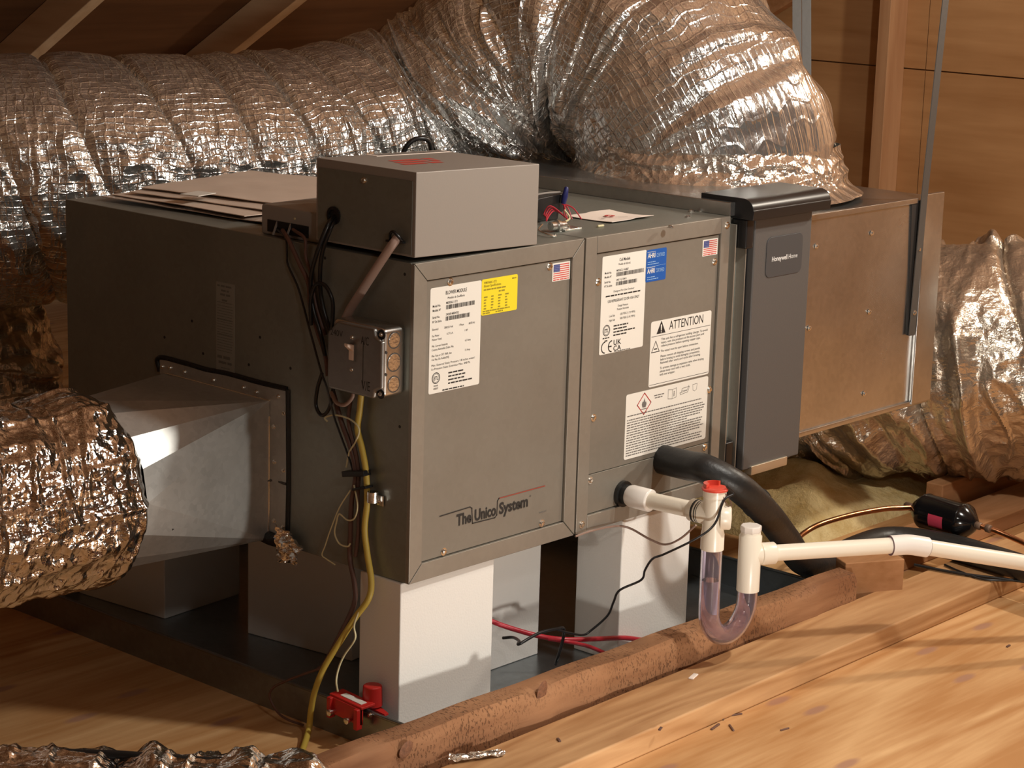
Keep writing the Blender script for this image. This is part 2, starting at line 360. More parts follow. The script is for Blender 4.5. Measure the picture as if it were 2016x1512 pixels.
def insul():
    m, nt, b = newmat('fibreglass_yellow'); L = nt.links.new
    tc = N(nt, 'ShaderNodeTexCoord'); n = N(nt, 'ShaderNodeTexNoise'); n.inputs['Scale'].default_value = 16; n.inputs['Detail'].default_value = 8; n.inputs['Roughness'].default_value = .7
    L(tc.outputs['Object'], n.inputs['Vector']); r = N(nt, 'ShaderNodeValToRGB'); e = r.color_ramp.elements; e[0].position = .3; e[1].position = .7
    e[0].color = (.58, .39, .14, 1); e[1].color = (.90, .74, .40, 1); L(n.outputs['Fac'], r.inputs['Fac']); L(r.outputs['Color'], b.inputs['Base Color'])
    b.inputs['Roughness'].default_value = .95; bp = N(nt, 'ShaderNodeBump'); bp.inputs['Strength'].default_value = .9; bp.inputs['Distance'].default_value = .02
    L(n.outputs['Fac'], bp.inputs['Height']); L(bp.outputs['Normal'], b.inputs['Normal']); return m
INSUL = insul()

FL = -0.25        # floor level (z = 0 is the underside of the air handler)
BT = -0.212      # top of the flat board
# ------------------------------------------------------------------ the setting
def struct(o): o['kind'] = 'structure'; return o
floor = struct(MB().box(-4.6, 3.3, -4.6, 3.7, FL-.06, FL-.018).build('floor', BOARD2))
SY = .645
for (x0, x1, y0, y1) in ((-1.9, .54, SY, 1.86), (.543, 3.0, SY, 1.86), (-1.2, 1.637, -.20, SY-.003), (1.64, 3.2, -.20, SY-.003), (-.6, 1.837, -1.42, -.203), (1.84, 3.2, -1.42, -.203), (-4.2, -.603, -1.42, -.203), (-4.2, -1.203, -.20, SY-.003), (-4.2, -1.903, SY, 1.86), (-4.2, -1.2, -2.9, -1.423), (-1.197, 1.2, -2.9, -1.423), (1.203, 3.2, -2.9, -1.423), (-4.2, -.6, 1.863, 3.2), (-.597, 3.0, 1.863, 3.2)):
    MB().box(x0, x1, y0, y1, FL-.018, FL).build('plywood_sheet', PLY, floor, bevel=.0012, seg=1)
RZ0, RK = 1.72, .6
def roof_pt(px, py):
    d = _ray(px, py); t = (RZ0-RK*CPOS[1]-CPOS[2])/(d[2]+RK*d[1]); return CPOS+t*d
xa = (roof_pt(452, 111)[0]+roof_pt(599, 0)[0])/2; xb = (roof_pt(61.5, 126)[0]+roof_pt(184.5, 0)[0])/2
YR = -1.25; ZR = RZ0-RK*YR
def slab(y0, y1, zf, t, x0=-4.5, x1=3.3):
    return MB().hexa([(x0, y0, zf(y0)), (x1, y0, zf(y0)), (x1, y1, zf(y1)), (x0, y1, zf(y1)), (x0, y0, zf(y0)+t), (x1, y0, zf(y0)+t), (x1, y1, zf(y1)+t), (x0, y1, zf(y1)+t)])
RD = .085
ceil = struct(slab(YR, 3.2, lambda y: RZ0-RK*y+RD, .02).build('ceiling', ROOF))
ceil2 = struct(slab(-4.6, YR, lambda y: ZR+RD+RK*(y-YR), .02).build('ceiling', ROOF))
dx = xa-xb; k0 = -8
for k in range(-8, 4):
    x = xb+dx*k
    if x < -4.3 or x > 3.1: continue
    w = .019
    MB().hexa([(x-w, YR, ZR), (x+w, YR, ZR), (x+w, 3.1, RZ0-RK*3.1), (x-w, 3.1, RZ0-RK*3.1), (x-w, YR, ZR+RD), (x+w, YR, ZR+RD), (x+w, 3.1, RZ0-RK*3.1+RD), (x-w, 3.1, RZ0-RK*3.1+RD)]).build('rafter', RAFT, ceil, bevel=.002, seg=1)
    zb = ZR+RK*(-4.5-YR)
    MB().hexa([(x-w, -4.5, zb), (x+w, -4.5, zb), (x+w, YR, ZR), (x-w, YR, ZR), (x-w, -4.5, zb+RD), (x+w, -4.5, zb+RD), (x+w, YR, ZR+RD), (x-w, YR, ZR+RD)]).build('rafter', RAFT, ceil2, bevel=.002, seg=1)
WX = 3.2
wall = struct(MB().box(WX+.014, WX+.03, -4.6, 3.2, FL, 2.7).build('wall_right', PLYW))
zs = onx(1800, 136, WX)[2]
for (y0, y1) in ((-1.3, 1.138), (1.141, 3.1), (-3.74, -1.303)):
    MB().box(WX, WX+.014, y0, y1, FL, zs-.002).build('plywood_panel', PLYW, wall)
    MB().box(WX, WX+.014, y0, y1, zs+.002, zs+1.22).build('plywood_panel', PLYW, wall)
ys = onx(1780, 134, WX)[1]
for k in (-3, -2, -1, 0, 1, 2):
    y = ys+.61*k
    MB().box(WX-.089, WX, y, y+.038, FL, min(2.3, RZ0-RK*(y+.04)+.02 if y > YR else 2.2)).build('stud', STUD, wall, bevel=.002, seg=1)
# gable-end rafter against the wall
g0, g1 = Vector(onx(1478, 57, WX-.06)), Vector(onx(1571, 0, WX-.06)); gd = (g1-g0).normalized(); ga, gb = g0-gd*1.6, g0+gd*1.9
MB().hexa([tuple(ga+Vector(o)) for o in ((-.019, 0, 0), (.019, 0, 0))]+[tuple(gb+Vector(o)) for o in ((.019, 0, 0), (-.019, 0, 0))]+[tuple(ga+Vector(o)) for o in ((-.019, 0, .15), (.019, 0, .15))]+[tuple(gb+Vector(o)) for o in ((.019, 0, .15), (-.019, 0, .15))]).build('rafter', BOARD2, ceil, bevel=.002, seg=1)
wl = struct(MB().box(-4.52, -4.5, -4.6, 3.2, FL, 2.7).build('wall_left', PLYW))

# ------------------------------------------------------------------ timber round the pan
def rotz(mb, ang, piv):
    c, s = math.cos(ang), math.sin(ang); mb.v = [(piv[0]+(x-piv[0])*c-(y-piv[1])*s, piv[1]+(x-piv[0])*s+(y-piv[1])*c, z) for x, y, z in mb.v]; return mb
mb = MB(); nseg = 44
for i in range(nseg+1):
    x = -.40+(.985+.40)*i/nseg; w1 = .0022*math.sin(i*1.7)+.0015*math.sin(i*.6); w2 = .002*math.sin(i*.9+2)
    for (y, z) in ((-.136+w1, FL), (-.136+w1*1.3, -.176+w2), (-.130, -.163+w2*.8), (-.097, -.160+w2*.5), (-.093, -.164), (-.093, FL)): mb.v.append((x, y, z))
for i in range(nseg):
    for k in range(6): mb.f.append((i*6+k, i*6+(k+1) % 6, i*6+6+(k+1) % 6, i*6+6+k))
mb.f += [tuple(range(6)), tuple(nseg*6+k for k in range(6))]
cbd = tag(rotz(mb, math.radians(-.5), (.3, -.13)).build('curb_board', CURB, smooth=True, angle=20), 'rough-sawn reddish two-by-four standing on edge in front of the drain pan', 'board')
KNOT = plain('knot_wood', (.20, .085, .04), .7, 0, .4, 150, var=.3)
for (px, py, a_, b_) in ((1068, 1362, .011, .017), (800, 1476, .013, .012)):
    p = ony(px, py, -.136); mk = MB().lathe((0, 0, 0), (0, -1, 0), [(0, 1.0), (.0004, .9), (.0007, .5), (.0007, .01)], 18); mk.v = [(p[0]+x*a_+z*.3*a_, -.1355+y, p[2]+z*b_) for x, y, z in mk.v]; mk.build('knot', KNOT, cbd, smooth=True)
tag(rotz(MB().box(-.9, 2.6, -.274, -.151, FL, BT), math.radians(.9), (.1, -.15)).build('flat_board', BOARD, bevel=.004), 'long planed board lying flat between rough curb and plywood floor', 'board')
tag(rotz(MB().box(.998, 1.115, -.108, -.068, FL, -.155), math.radians(-30), (.998, -.108)).build('wood_block', BOARD2, bevel=.002), 'short wood block at the far end of the rough curb board', 'block')
tag(rotz(MB().box(1.15, 2.8, -.045, .06, FL, -.216), math.radians(1), (1.3, 0)).build('framing_board', BOARD2, bevel=.003), 'reddish framing board on the floor behind the black filter drier', 'board')
tag(rotz(MB().box(1.66, 2.9, .09, .13, FL, -.175), math.radians(1), (1.5, .1)).build('joist_board', BOARD2, bevel=.003), 'framing joist standing on edge along the yellow insulation', 'board')

# fibreglass batt
def batt(x0, x1, y0, y1, z0, h, seed, nx=110, ny=70):
    X, Y = np.meshgrid(np.linspace(x0, x1, nx), np.linspace(y0, y1, ny), indexing='ij')
    u = (X-x0)/(x1-x0); v = (Y-y0)/(y1-y0); e = np.minimum(np.minimum(u, 1-u)*5, np.minimum(v, 1-v)*6); e = np.clip(e, 0, 1)**.45
    Z = z0+e*(h+.07*(vnoise(X*4, Y*4, seed)-.5)+.04*(vnoise(X*11, Y*11, seed+1)-.5)+.018*(vnoise(X*34, Y*34, seed+2)-.5))
    X2 = X+.02*(vnoise(X*9, Y*9, seed+3)-.5); mb = MB(); mb.v = list(zip(X2.ravel(), Y.ravel(), Z.ravel()))
    for i in range(nx-1):
        for j in range(ny-1): a = i*ny+j; mb.f.append((a, a+ny, a+ny+1, a+1))
    return mb
tag(batt(1.26, 3.05, .17, 1.4, FL, .075, 11).build('insulation_batt', INSUL, smooth=True, angle=180), 'yellow fibreglass insulation batt lying on the attic floor behind return plenum', 'insulation')

# ------------------------------------------------------------------ drain pan and foam blocks
PX0, PX1, PY0, PY1, PZT = -.043, .977, -.088, .96, -.195
pan = thing('drain_pan', 'shallow galvanised steel drain pan on the plywood under the air handler', 'drain pan', (.36, .4, FL))
MB().box(PX0, PX1, PY0, PY1, FL, FL+.003).build('pan_bottom', PANM, pan)
MB().box(PX0-.001, PX0+.001, PY0, PY1, FL, PZT).build('pan_wall', PANM, pan); MB().box(PX1-.001, PX1+.001, PY0, PY1, FL, PZT).build('pan_wall', PANM, pan)
MB().box(PX0, PX1, PY0-.001, PY0+.001, FL, PZT).build('pan_wall', PANM, pan); MB().box(PX0, PX1, PY1-.001, PY1+.001, FL, PZT).build('pan_wall', PANM, pan)
mb = MB().tube([(PX0, PY0, PZT), (PX0, PY1, PZT), (PX1, PY1, PZT), (PX1, PY0, PZT), (PX0, PY0, PZT)], .003, 8, smooth=False); mb.build('rolled_rim', PANM, pan, smooth=True)
def foamblk(x0, x1, y0, y1, ang, label):
    mb = rotz(MB().box(x0, x1, y0, y1, FL+.003, -.0005), math.radians(ang), (x0, y0)); tag(mb.build('foam_block', FOAM, bevel=.002), label, 'foam block', 'white foam blocks holding up the air handler')
yb = onx(1133, 1150, .503)[1]; xr = ony(1075, 1180, .315)[0]
foamblk(-.004, .197, .012, .098, -.5, 'white foam block under front corner of blower module, nearest the red switch')
foamblk(.215, .440, .125, .30, 0, 'white foam block in shade directly behind and right of the front block')
foamblk(.19, xr, .312, .535, 8, 'white foam block behind the front one, beneath middle of blower module')
foamblk(.105, .29, .685, .90, 5, 'white foam block at back left under the blower, beyond the dark gap')
foamblk(.503, .685, .006, yb, -.5, 'white foam block beneath coil module behind the clear drain trap')
foamblk(.56, .74, .60, .80, 0, 'white foam block deep at the back below coil module')

# ------------------------------------------------------------------ screws shared by mesh
_sm = {}
def screw(parent, pos, ax, r=.0042, name='screw', mat=None):
    k = (tuple(ax), r)
    if k not in _sm:
        mb = MB().lathe((0, 0, 0), ax, [(0, r*1.25), (.0008, r*1.25), (.0009, r*.8), (.0034, r*.75), (.0038, r*.5)], 10)
        me = bpy.data.meshes.new('screw'); me.from_pydata(mb.v, [], mb.f); me.update()
        for q in me.polygons: q.use_smooth = False
        me.materials.append(mat or SCREW); _sm[k] = me
    o = bpy.data.objects.new(name, _sm[k]); COL.objects.link(o); o.parent = parent; o.location = Vector(pos)-ORG[parent]; ORG[o] = ORG[parent]; return o

# ------------------------------------------------------------------ blower module
H, W1, D = .475, .3735, .806
PFY = .004   # panel face
fy = lambda u, v, t: (u, PFY-t, v)          # front-panel plane, t = height above panel
fx = lambda u, v, t: (-t, -u, v)            # left side plane, u = -y
BL = thing('blower_module', 'satin steel blower module with yellow and white labels, standing on foam blocks', 'air handler', (.19, .4, 0))
MB().box(0, W1, .006, D, 0, H).build('cabinet', SIDE, BL, bevel=.0015)
def mitred(parent, x0, x1, z0, z1, w, g=.0004):
    q = [((x0, z0), (x1, z0), (x1-w, z0+w), (x0+w, z0+w)), ((x1, z0), (x1, z1), (x1-w, z1-w), (x1-w, z0+w)), ((x1, z1), (x0, z1), (x0+w, z1-w), (x1-w, z1-w)), ((x0, z1), (x0, z0), (x0+w, z0+w), (x0+w, z1-w))]
    for p in q:
        cx = sum(a for a, b in p)/4; cz = sum(b for a, b in p)/4; p = [(a+(cx-a)*.004, b+(cz-b)*.004) for a, b in p]
        MB().plate(p, lambda u, v, t: (u, t, v), 0, .007).build('frame_rail', FRAME, parent, bevel=.0008, seg=1)
mitred(BL, 0, W1, 0, H, .0268)
bp = MB().plate(rrect(.0282, .3455, .0282, .4465), fy, -.002, 0).build('front_panel', PANEL, BL, bevel=.0006, seg=1)
for (x, z) in ((.078, .440), (.297, .439), (.077, .034), (.298, .034)): screw(BL, (x, PFY, z), (0, -1, 0), .005)
for q in ((378, 632), (324, 664), (512, 664), (400, 696), (490, 718), (572, 725), (640, 508), (797, 540), (787, 840), (622, 800)):
    p = onx(*q, 0); MB().lathe((-.0003, p[1], p[2]), (1, 0, 0), [(0, .0024), (.001, .0024)], 10).build('screw_hole', INK, BL)
def label(parent, name, x0, x1, z0, z1, mat, r=.003, fn=fy, lab=None, t=.0005):
    return MB().plate(rrect(x0, x1, z0, z1, r), fn, 0, t).build(name, mat, parent, label=lab)
T1, T2 = .0007, .0009
rng = random.Random(3)
def barcode(mb, fn, x0, x1, z0, z1, t):
    x = x0
    while x < x1:
        w = rng.choice((.0004, .0007, .0011)); mb.flat([(x, z0), (min(x+w, x1), z0), (min(x+w, x1), z1), (x, z1)], fn, t); x += w+rng.choice((.0004, .0006, .001))
def etl(mb, fn, cx, cz, r, t):
    ring(mb, fn, cx, cz, r*.86, r, t); ring(mb, fn, cx, cz, r*.70, r*.76, t); put_text(mb, 'ETL', fn, cx, cz-r*.32, r*.62, t, .02, width=r*1.05, align='C')
# white data plate
lb = label(BL, 'data_label', .037, .145, .279, .435, WHITE, lab='white printed data label')
mb = MB()
put_text(mb, 'BLOWER MODULE', fy, .091, .4225, .0052, T1, .01, width=.045, align='C'); put_text(mb, 'Module de Soufflerie', fy, .091, .4155, .0034, T1, width=.036, align='C')
for (t, z) in (('Model No.', .4065), ('Modèle Nº', .400), ('Serial No.', .390), ('Nº De Série', .3835)): put_text(mb, t, fy, .042, z, .0034, T1, .008, xs=.8)
put_text(mb, 'MB3036L1-ST2', fy, .07, .4085, .0034, T1, .006, xs=.8); barcode(mb, fy, .07, .131, .4005, .4068, T1)
put_text(mb, '240209-M004702', fy, .07, .3915, .0034, T1, .006, xs=.8); barcode(mb, fy, .07, .121, .3838, .390, T1)
put_text(mb, 'Electrical', fy, .042, .3725, .0031, T1, xs=.8); put_text(mb, '208/230 Volt', fy, .067, .3725, .0031, T1, xs=.8); put_text(mb, '1 Phase', fy, .098, .3725, .0031, T1, xs=.8); put_text(mb, '60/50 Hz', fy, .119, .3725, .0031, T1, xs=.8)
put_text(mb, 'Fan Motor', fy, .042, .363, .0031, T1, xs=.8); put_text(mb, '6.2 F.L.A.', fy, .073, .363, .0031, T1, xs=.8); put_text(mb, '1 HP', fy, .110, .363, .0031, T1, xs=.8); put_text(mb, 'Moteur Ventil.', fy, .042, .3575, .0031, T1, xs=.8)
put_text(mb, 'Min. Current Ampacity', fy, .042, .348, .0031, T1, xs=.8); put_text(mb, '6.3 Amp', fy, .112, .348, .0031, T1, xs=.8); put_text(mb, 'Courant Admissible D\'alim. Min.', fy, .042, .3425, .0031, T1, xs=.8)
put_text(mb, 'Max. Fuse or CKT. BKR. Size', fy, .042, .3335, .0031, T1, xs=.8); put_text(mb, '15 Amp', fy, .112, .3335, .0031, T1, xs=.8); put_text(mb, 'Cal. Max. De Fusible/DISJ', fy, .042, .328, .0031, T1, xs=.8)
put_text(mb, 'Max. External Static Pressure 1.8 inches water/', fy, .042, .3195, .0031, T1, width=.092); put_text(mb, 'La Pression Static Extérieur Max. 448 Pa', fy, .042, .314, .0031, T1, width=.082)
etl(mb, fy, .052, .3015, .0085, T1); put_text(mb, 'Intertek', fy, .052, .289, .0028, T1, xs=.7, align='C'); put_text(mb, '4000507', fy, .052, .2845, .0028, T1, xs=.7, align='C')
for i, w in enumerate((.034, .036, .034, .052)): words(mb, fy, .078, .078+w, .3045-.0052*i, .0034, T1, rng)
words(mb, fy, .066, .112, .2805, .003, T1, rng); mb.build('lettering', INK, lb)
lb = label(BL, 'specification_label', .1455, .2245, .3815, .4355, YEL, lab='yellow printed specification label')
mb = MB(); put_text(mb, 'WM1860L1-ST2', fy, .15, .4285, .0034, T1, .012, xs=.85); put_text(mb, 'Blower Specifications', fy, .15, .4235, .0036, T1, .01, xs=.85); words(mb, fy, .15, .198, .4185, .0034, T1, rng)
words(mb, fy, .212, .221, .4295, .0034, T1, rng); words(mb, fy, .183, .196, .4135, .0036, T1, rng)
for c in range(4):
    for r_ in range(5): words(mb, fy, .151+.0155*c, .151+.0155*c+(.0075 if r_ == 0 else .005), .4075-.0043*r_, .0032, T1, rng)
words(mb, fy, .149, .208, .3865, .003, T1, rng); words(mb, fy, .149, .165, .3833, .003, T1, rng); words(mb, fy, .177, .193, .3833, .003, T1, rng)
mb.build('lettering', plain('olive_ink', (.30, .24, .02), .6), lb)
def flag(parent, x0, x1, z0, z1):
    lb = label(parent, 'flag_sticker', x0, x1, z0, z1, WHITE, .0008, lab='small flag sticker')
    a, b, c, d = x0+.0025, x1-.0025, z0+.0045, z1-.0022; h = (d-c)/13; mb = MB()
    for i in range(0, 13, 2): mb.flat([(a, d-h*(i+1)), (b, d-h*(i+1)), (b, d-h*i), (a, d-h*i)], fy, T1)
    mb.build('stripes', FLAGRED, lb)
    MB().flat([(a, d-h*7), (a+(b-a)*.40, d-h*7), (a+(b-a)*.40, d), (a, d)], fy, T2).build('canton', FLAGBLUE, lb)
    mb = MB()
    for i in range(5):
        for j in range(6): mb.flat([(a+.0012+j*.0024, d-h*7+.0012+i*.0026), (a+.0018+j*.0024, d-h*7+.0012+i*.0026), (a+.0018+j*.0024, d-h*7+.0018+i*.0026), (a+.0012+j*.0024, d-h*7+.0018+i*.0026)], fy, T2+.0001)
    mb.build('stars', WHITE, lb)
    mb = MB(); words(mb, fy, a, b, z0+.0012, .003, T1, rng); mb.build('lettering', FLAGRED, lb)
flag(BL, .3035, .3445, .4145, .4425)
# logo
mb = MB()
put_text(mb, 'The', fy, .1035, .0685, .0172, T1, .030, width=.032); put_text(mb, 'Unico', fy, .1425, .0685, .0172, T1, .030, width=.048); put_text(mb, 'System', fy, .1975, .0685, .0172, T1, .030, width=.066)
stroke(mb, fy, [(.067, .0905), (.132, .0922), (.1362, .0895), (.1385, .0655), (.188, .0645), (.1925, .068), (.1935, .090), (.1965, .0935)], .0015, T1)
put_text(mb, '®', fy, .267, .082, .003, T1); mb.build('logo_lettering', INK, bp)
mb = MB(); stroke(mb, fy, [(.1965, .0935), (.302, .0935)], .0015, T1); mb.build('logo_line', LOGORED, bp)
mb = MB(); words(mb, fy, .291, .308, .0515, .0022, T1, rng); mb.build('fine_print', GREYINK, bp)
# long narrow label on the side
lb = label(BL, 'side_label', -.427, -.384, .247, .391, GLABEL, .001, fx, 'narrow weathered paper label')
mb = MB()
for z, u0, u1, h in ((.384, -.424, -.389, .0045), (.377, -.415, -.397, .0045), (.3705, -.417, -.394, .005), (.362, -.413, -.398, .0045), (.359, -.424, -.389, .002), (.332, -.424, -.388, .0018), (.309, -.424, -.388, .0018)): words(mb, fx, u0, u1, z, h, T1, rng)
for i in range(18): words(mb, fx, -.424, -.388, .354-.0042*i, .0016, T1, rng)
words(mb, fx, -.424, -.389, .271, .0075, T1, rng); words(mb, fx, -.421, -.39, .263, .006, T1, rng); words(mb, fx, -.415, -.395, .256, .002, T1, rng)
mb.build('lettering', plain('faded_ink', (.14, .14, .125), .6), lb)

# ------------------------------------------------------------------ coil module
X0, X1 = .3772, .7497
CO = thing('coil_module', 'satin steel coil module with attention label and drain pipe, beside the blower', 'air handler', (.56, .4, 0))
MB().box(X0, X1, .006, .70, 0, H).build('cabinet', SIDE, CO, bevel=.0015)
def rail(x0, x1, z0, z1): MB().plate(rrect(x0, x1, z0, z1), lambda u, v, t: (u, t, v), 0, .007).build('frame_rail', FRAME, CO, bevel=.0008, seg=1)
rail(X0, .4045, 0, H); rail(.7262, X1, 0, H); rail(.4048, .7255, .4485, H); rail(.4048, .7255, 0, .0258)
cp = MB().plate(rrect(.406, .7245, .0925, .4465), fy, -.002, 0).build('upper_panel', PANEL, CO, bevel=.0006, seg=1)
MB().plate(rrect(.406, .7245, .0272, .0912), fy, -.002, 0).build('lower_panel', PANEL, CO, bevel=.0006, seg=1)
for (x, z) in ((.414, .402), (.7155, .402), (.415, .184), (.718, .184), (.713, .085), (.413, .082)): screw(CO, (x, PFY, z), (0, -1, 0), .005)
for (x, z) in ((.740, .461), (.391, .014), (.739, .02)): screw(CO, (x, 0, z), (0, -1, 0), .005)
for q in ((1222, 384), (1320, 448), (1361, 417), (1355, 428), (1380, 416), (1100, 455)):
    p = onz(*q, H); screw(CO, p, (0, 0, 1), .005)
lb = label(CO, 'data_label', .4225, .5325, .2835, .4405, WHITE, lab='white printed data label')
mb = MB(); put_text(mb, 'Coil Module', fy, .4775, .4295, .005, T1, .01, xs=.75, align='C'); put_text(mb, 'Module de Refroid.', fy, .4775, .423, .0034, T1, xs=.8, align='C')
for (t, z) in (('Model No.', .412), ('Modèle Nº', .4055), ('Serial No.', .3975), ('Nº De Série', .391)): put_text(mb, t, fy, .429, z, .0034, T1, .008, xs=.8)
put_text(mb, 'M3036CL1-AAB07', fy, .458, .4135, .0034, T1, .006, xs=.8); barcode(mb, fy, .458, .527, .4055, .412, T1)
put_text(mb, '240111-J110414', fy, .458, .3985, .0034, T1, .006, xs=.8); barcode(mb, fy, .458, .511, .391, .397, T1)
put_text(mb, 'Designed For Use Outdoor', fy, .4785, .381, .0031, T1, width=.052, align='C'); words(mb, fy, .4335, .520, .375, .0036, T1, rng)
put_text(mb, 'USE REFRIGERANT 22 OR 410A ONLY', fy, .4785, .3655, .0042, T1, .008, width=.079, align='C')
put_text(mb, 'Design Pressure', fy, .4775, .3565, .0034, T1, xs=.8, align='C'); put_text(mb, 'Pression Nominale', fy, .4775, .351, .0034, T1, xs=.8, align='C')
put_text(mb, 'Low Side', fy, .444, .342, .0034, T1, xs=.8); put_text(mb, '250 PSIG (1.72 MPA)', fy, .471, .3425, .0034, T1, width=.038); put_text(mb, 'High Side', fy, .444, .335, .0034, T1, xs=.8); put_text(mb, '500 PSIG (3.45 MPA)', fy, .471, .3355, .0034, T1, width=.038)
etl(mb, fy, .4385, .3215, .009, T1); words(mb, fy, .43, .448, .3085, .003, T1, rng); words(mb, fy, .435, .443, .304, .003, T1, rng)
for i, w in enumerate((.038, .033, .054, .033)): words(mb, fy, .456, .456+w, .3255-.005*i, .0034, T1, rng)
ring(mb, fy, .4365, .2945, .0078, .0098, T1, PI*.5, PI*1.5, 16); ring(mb, fy, .4535, .2945, .0078, .0098, T1, PI*.5, PI*1.5, 16); stroke(mb, fy, [(.446, .2945), (.452, .2945)], .002, T1)
put_text(mb, 'UK', fy, .457, .2955, .0085, T1, .012, width=.0195); put_text(mb, 'CA', fy, .457, .2862, .008, T1, .012, width=.0195); words(mb, fy, .46, .50, .2842, .0018, T1, rng)
mb.build('lettering', INK, lb)
lb = label(CO, 'certified_sticker', .5318, .5845, .3875, .4395, BLUE, .003, lab='blue certification sticker')
mb = MB()
for z in (.4265, .4015): put_text(mb, 'AHRI', fy, .536, z, .0075, T1, .02, width=.019); mb.flat([(.5345, z+.0092), (.556, z+.0092), (.556, z+.0097), (.5345, z+.0097)], fy, T1)
mb.build('lettering', WHITE, lb); mb = MB()
for z in (.4265, .4015): put_text(mb, 'CERTIFIED', fy, .558, z, .006, T1, width=.0215)
for z, w in ((.419, .02), (.4155, .03), (.3945, .02), (.391, .03)): words(mb, fy, .536, .536+w, z, .0018, T1, rng)
mb.flat([(.534, .4115), (.582, .4125), (.582, .4129), (.534, .4119)], fy, T1); mb.build('fine_print', LBLUE, lb)
flag(CO, .6805, .7215, .414, .4415)
lb = label(CO, 'attention_label', .552, .7135, .212, .3205, WHITE, .004, lab='white attention label with black warning triangle')
mb = MB(); tri = [(.567, .2988), (.5905, .2988), (.5788, .3198)]
mb.flat(tri, fy, T1); put_text(mb, 'ATTENTION', fy, .600, .302, .0148, T1, .0, width=.091)
stroke(mb, fy, [(.5545, .2955), (.7115, .2955)], .0007, T1); stroke(mb, fy, [(.5545, .2155), (.7115, .2155)], .0007, T1)
T3 = [(.556, .2695), (.576, .2695), (.566, .2875), (.556, .2695)]; stroke(mb, fy, T3, .0012, T1); mb.flat([(.562, .2735), (.570, .2735), (.570, .2755), (.562, .2755)], fy, T1)
y = .287
for t in ('This unit has a refrigerant holding charge. To avoid', 'injury, vent the pressure at the access port and', 'relieve pressure before opening copper caps.', '', 'The vessel must be open before connection.', '', 'Please remove all shipping screws and panels', 'before brazing to avoid damaging components.', 'Reinstall after work and cycle after brazing.', '', 'To prevent damage to expansion valve when brazing', 'please keep cool with a wet cloth.', 'with wet wrapper.'):
    if t: put_text(mb, t, fy, .580, y, .0037, T1, .004, width=min(.128, .0024*len(t)))
    y -= .0055 if t else .0032
mb.build('lettering', INK, lb)
mb = MB(); mb.flat([(.5777, .3035), (.5799, .3035), (.5805, .3135), (.5771, .3135)], fy, T2); ring(mb, fy, .5788, .3012, 0.0, .0012, T2, n=10); mb.build('exclamation_mark', WHITE, lb)
lb = label(CO, 'refrigerant_label', .4955, .7135, .1005, .2085, WHITE, .004, lab='white warning label with red flame diamond')
mb = MB(); cx, cz, r0 = .5425, .187, .0178; stroke(mb, fy, [(cx, cz-r0), (cx+r0, cz), (cx, cz+r0), (cx-r0, cz), (cx, cz-r0)], .0017, T1); mb.build('diamond', plain('diamond_red', (.45, .03, .03), .5), lb)
mb = MB(); mb.flat([(cx-.004, cz-.006), (cx+.004, cz-.006), (cx+.0062, cz-.001), (cx+.0045, cz+.004), (cx+.003, cz+.0015), (cx+.001, cz+.0095), (cx-.0025, cz+.003), (cx-.0042, cz+.0045), (cx-.006, cz-.0005)], fy, T1); mb.flat([(cx-.007, cz-.0092), (cx+.007, cz-.0092), (cx+.007, cz-.0078), (cx-.007, cz-.0078)], fy, T1)
words(mb, fy, .568, .594, .1955, .0028, T1, rng); words(mb, fy, .570, .590, .1915, .0028, T1, rng)
bk = lambda a, b, w, h: stroke(mb, fy, [(a, b), (a+w/2, b-.0015), (a+w, b), (a+w, b+h), (a+w/2, b+h-.0015), (a, b+h), (a, b)], .0007, T1)
bk(.605, .1855, .022, .0155); stroke(mb, fy, [(.616, .184), (.616, .1995)], .0006, T1); put_text(mb, 'i', fy, .6195, .188, .009, T1, .03)
stroke(mb, fy, [(.638, .1875), (.658, .1895), (.662, .1985), (.643, .1975), (.638, .1875)], .0008, T1); stroke(mb, fy, [(.636, .1905), (.656, .1925), (.66, .2005)], .0007, T1); words(mb, fy, .643, .656, .1925, .002, T1, rng)
stroke(mb, fy, [(.671, .2), (.672, .1905), (.677, .188), (.682, .1905), (.683, .2), (.671, .2)], .0006, T1)
for i in range(16):
    y = .1685-.0042*i
    if i == 0: y = .1712
    words(mb, fy, .500, (.700 if i not in (6, 12) else .66)+rng.uniform(-.006, .008), y, .0029, T1, rng)
mb.build('lettering', GREYINK, lb)

# ------------------------------------------------------------------ filter cabinet
FC = thing('filter_cabinet', 'charcoal media filter cabinet with black cap between coil module and return plenum', 'filter cabinet', (.87, .4, .02))
MB().box(.7515, .98, .012, .62, .02, .474).build('housing', SIDE, FC)
MB().box(.7525, .79, .004, .62, .474, .497).build('top_flange', GALV, FC, bevel=.001, seg=1)
MB().box(.79, .975, .03, .62, .474, .492).build('top_cover', GALV, FC, bevel=.001, seg=1)
MB().box(.7885, .7905, -.006, .012, .026, .468).build('edge_strip', FRAME, FC)
MB().box(.763, .766, -.002, .012, .03, .46).build('edge_strip', FRAME, FC)
MB().box(.7905, .806, .002, .012, .03, .468).build('recess_shade', BLK, FC)  # black strip painting the shade of the recess beside the door
dr = MB().box(.807, .975, -.010, .012, .029, .466).build('door', DOOR, FC, bevel=.003)
fd = lambda u, v, t: (u, -.010-t, v)
MB().plate(rrect(.842, .948, .3615, .431, .012, 6), fd, 0, .0015).build('badge', BADGE, dr, bevel=.0005, seg=1)
mb = MB(); put_text(mb, 'Honeywell', fd, .857, .389, .0082, .0019, .02, width=.046); put_text(mb, 'Home', fd, .906, .389, .008, .0019, 0, width=.027); mb.build('badge_lettering', plain('badge_print', (.75, .75, .74), .4), dr)
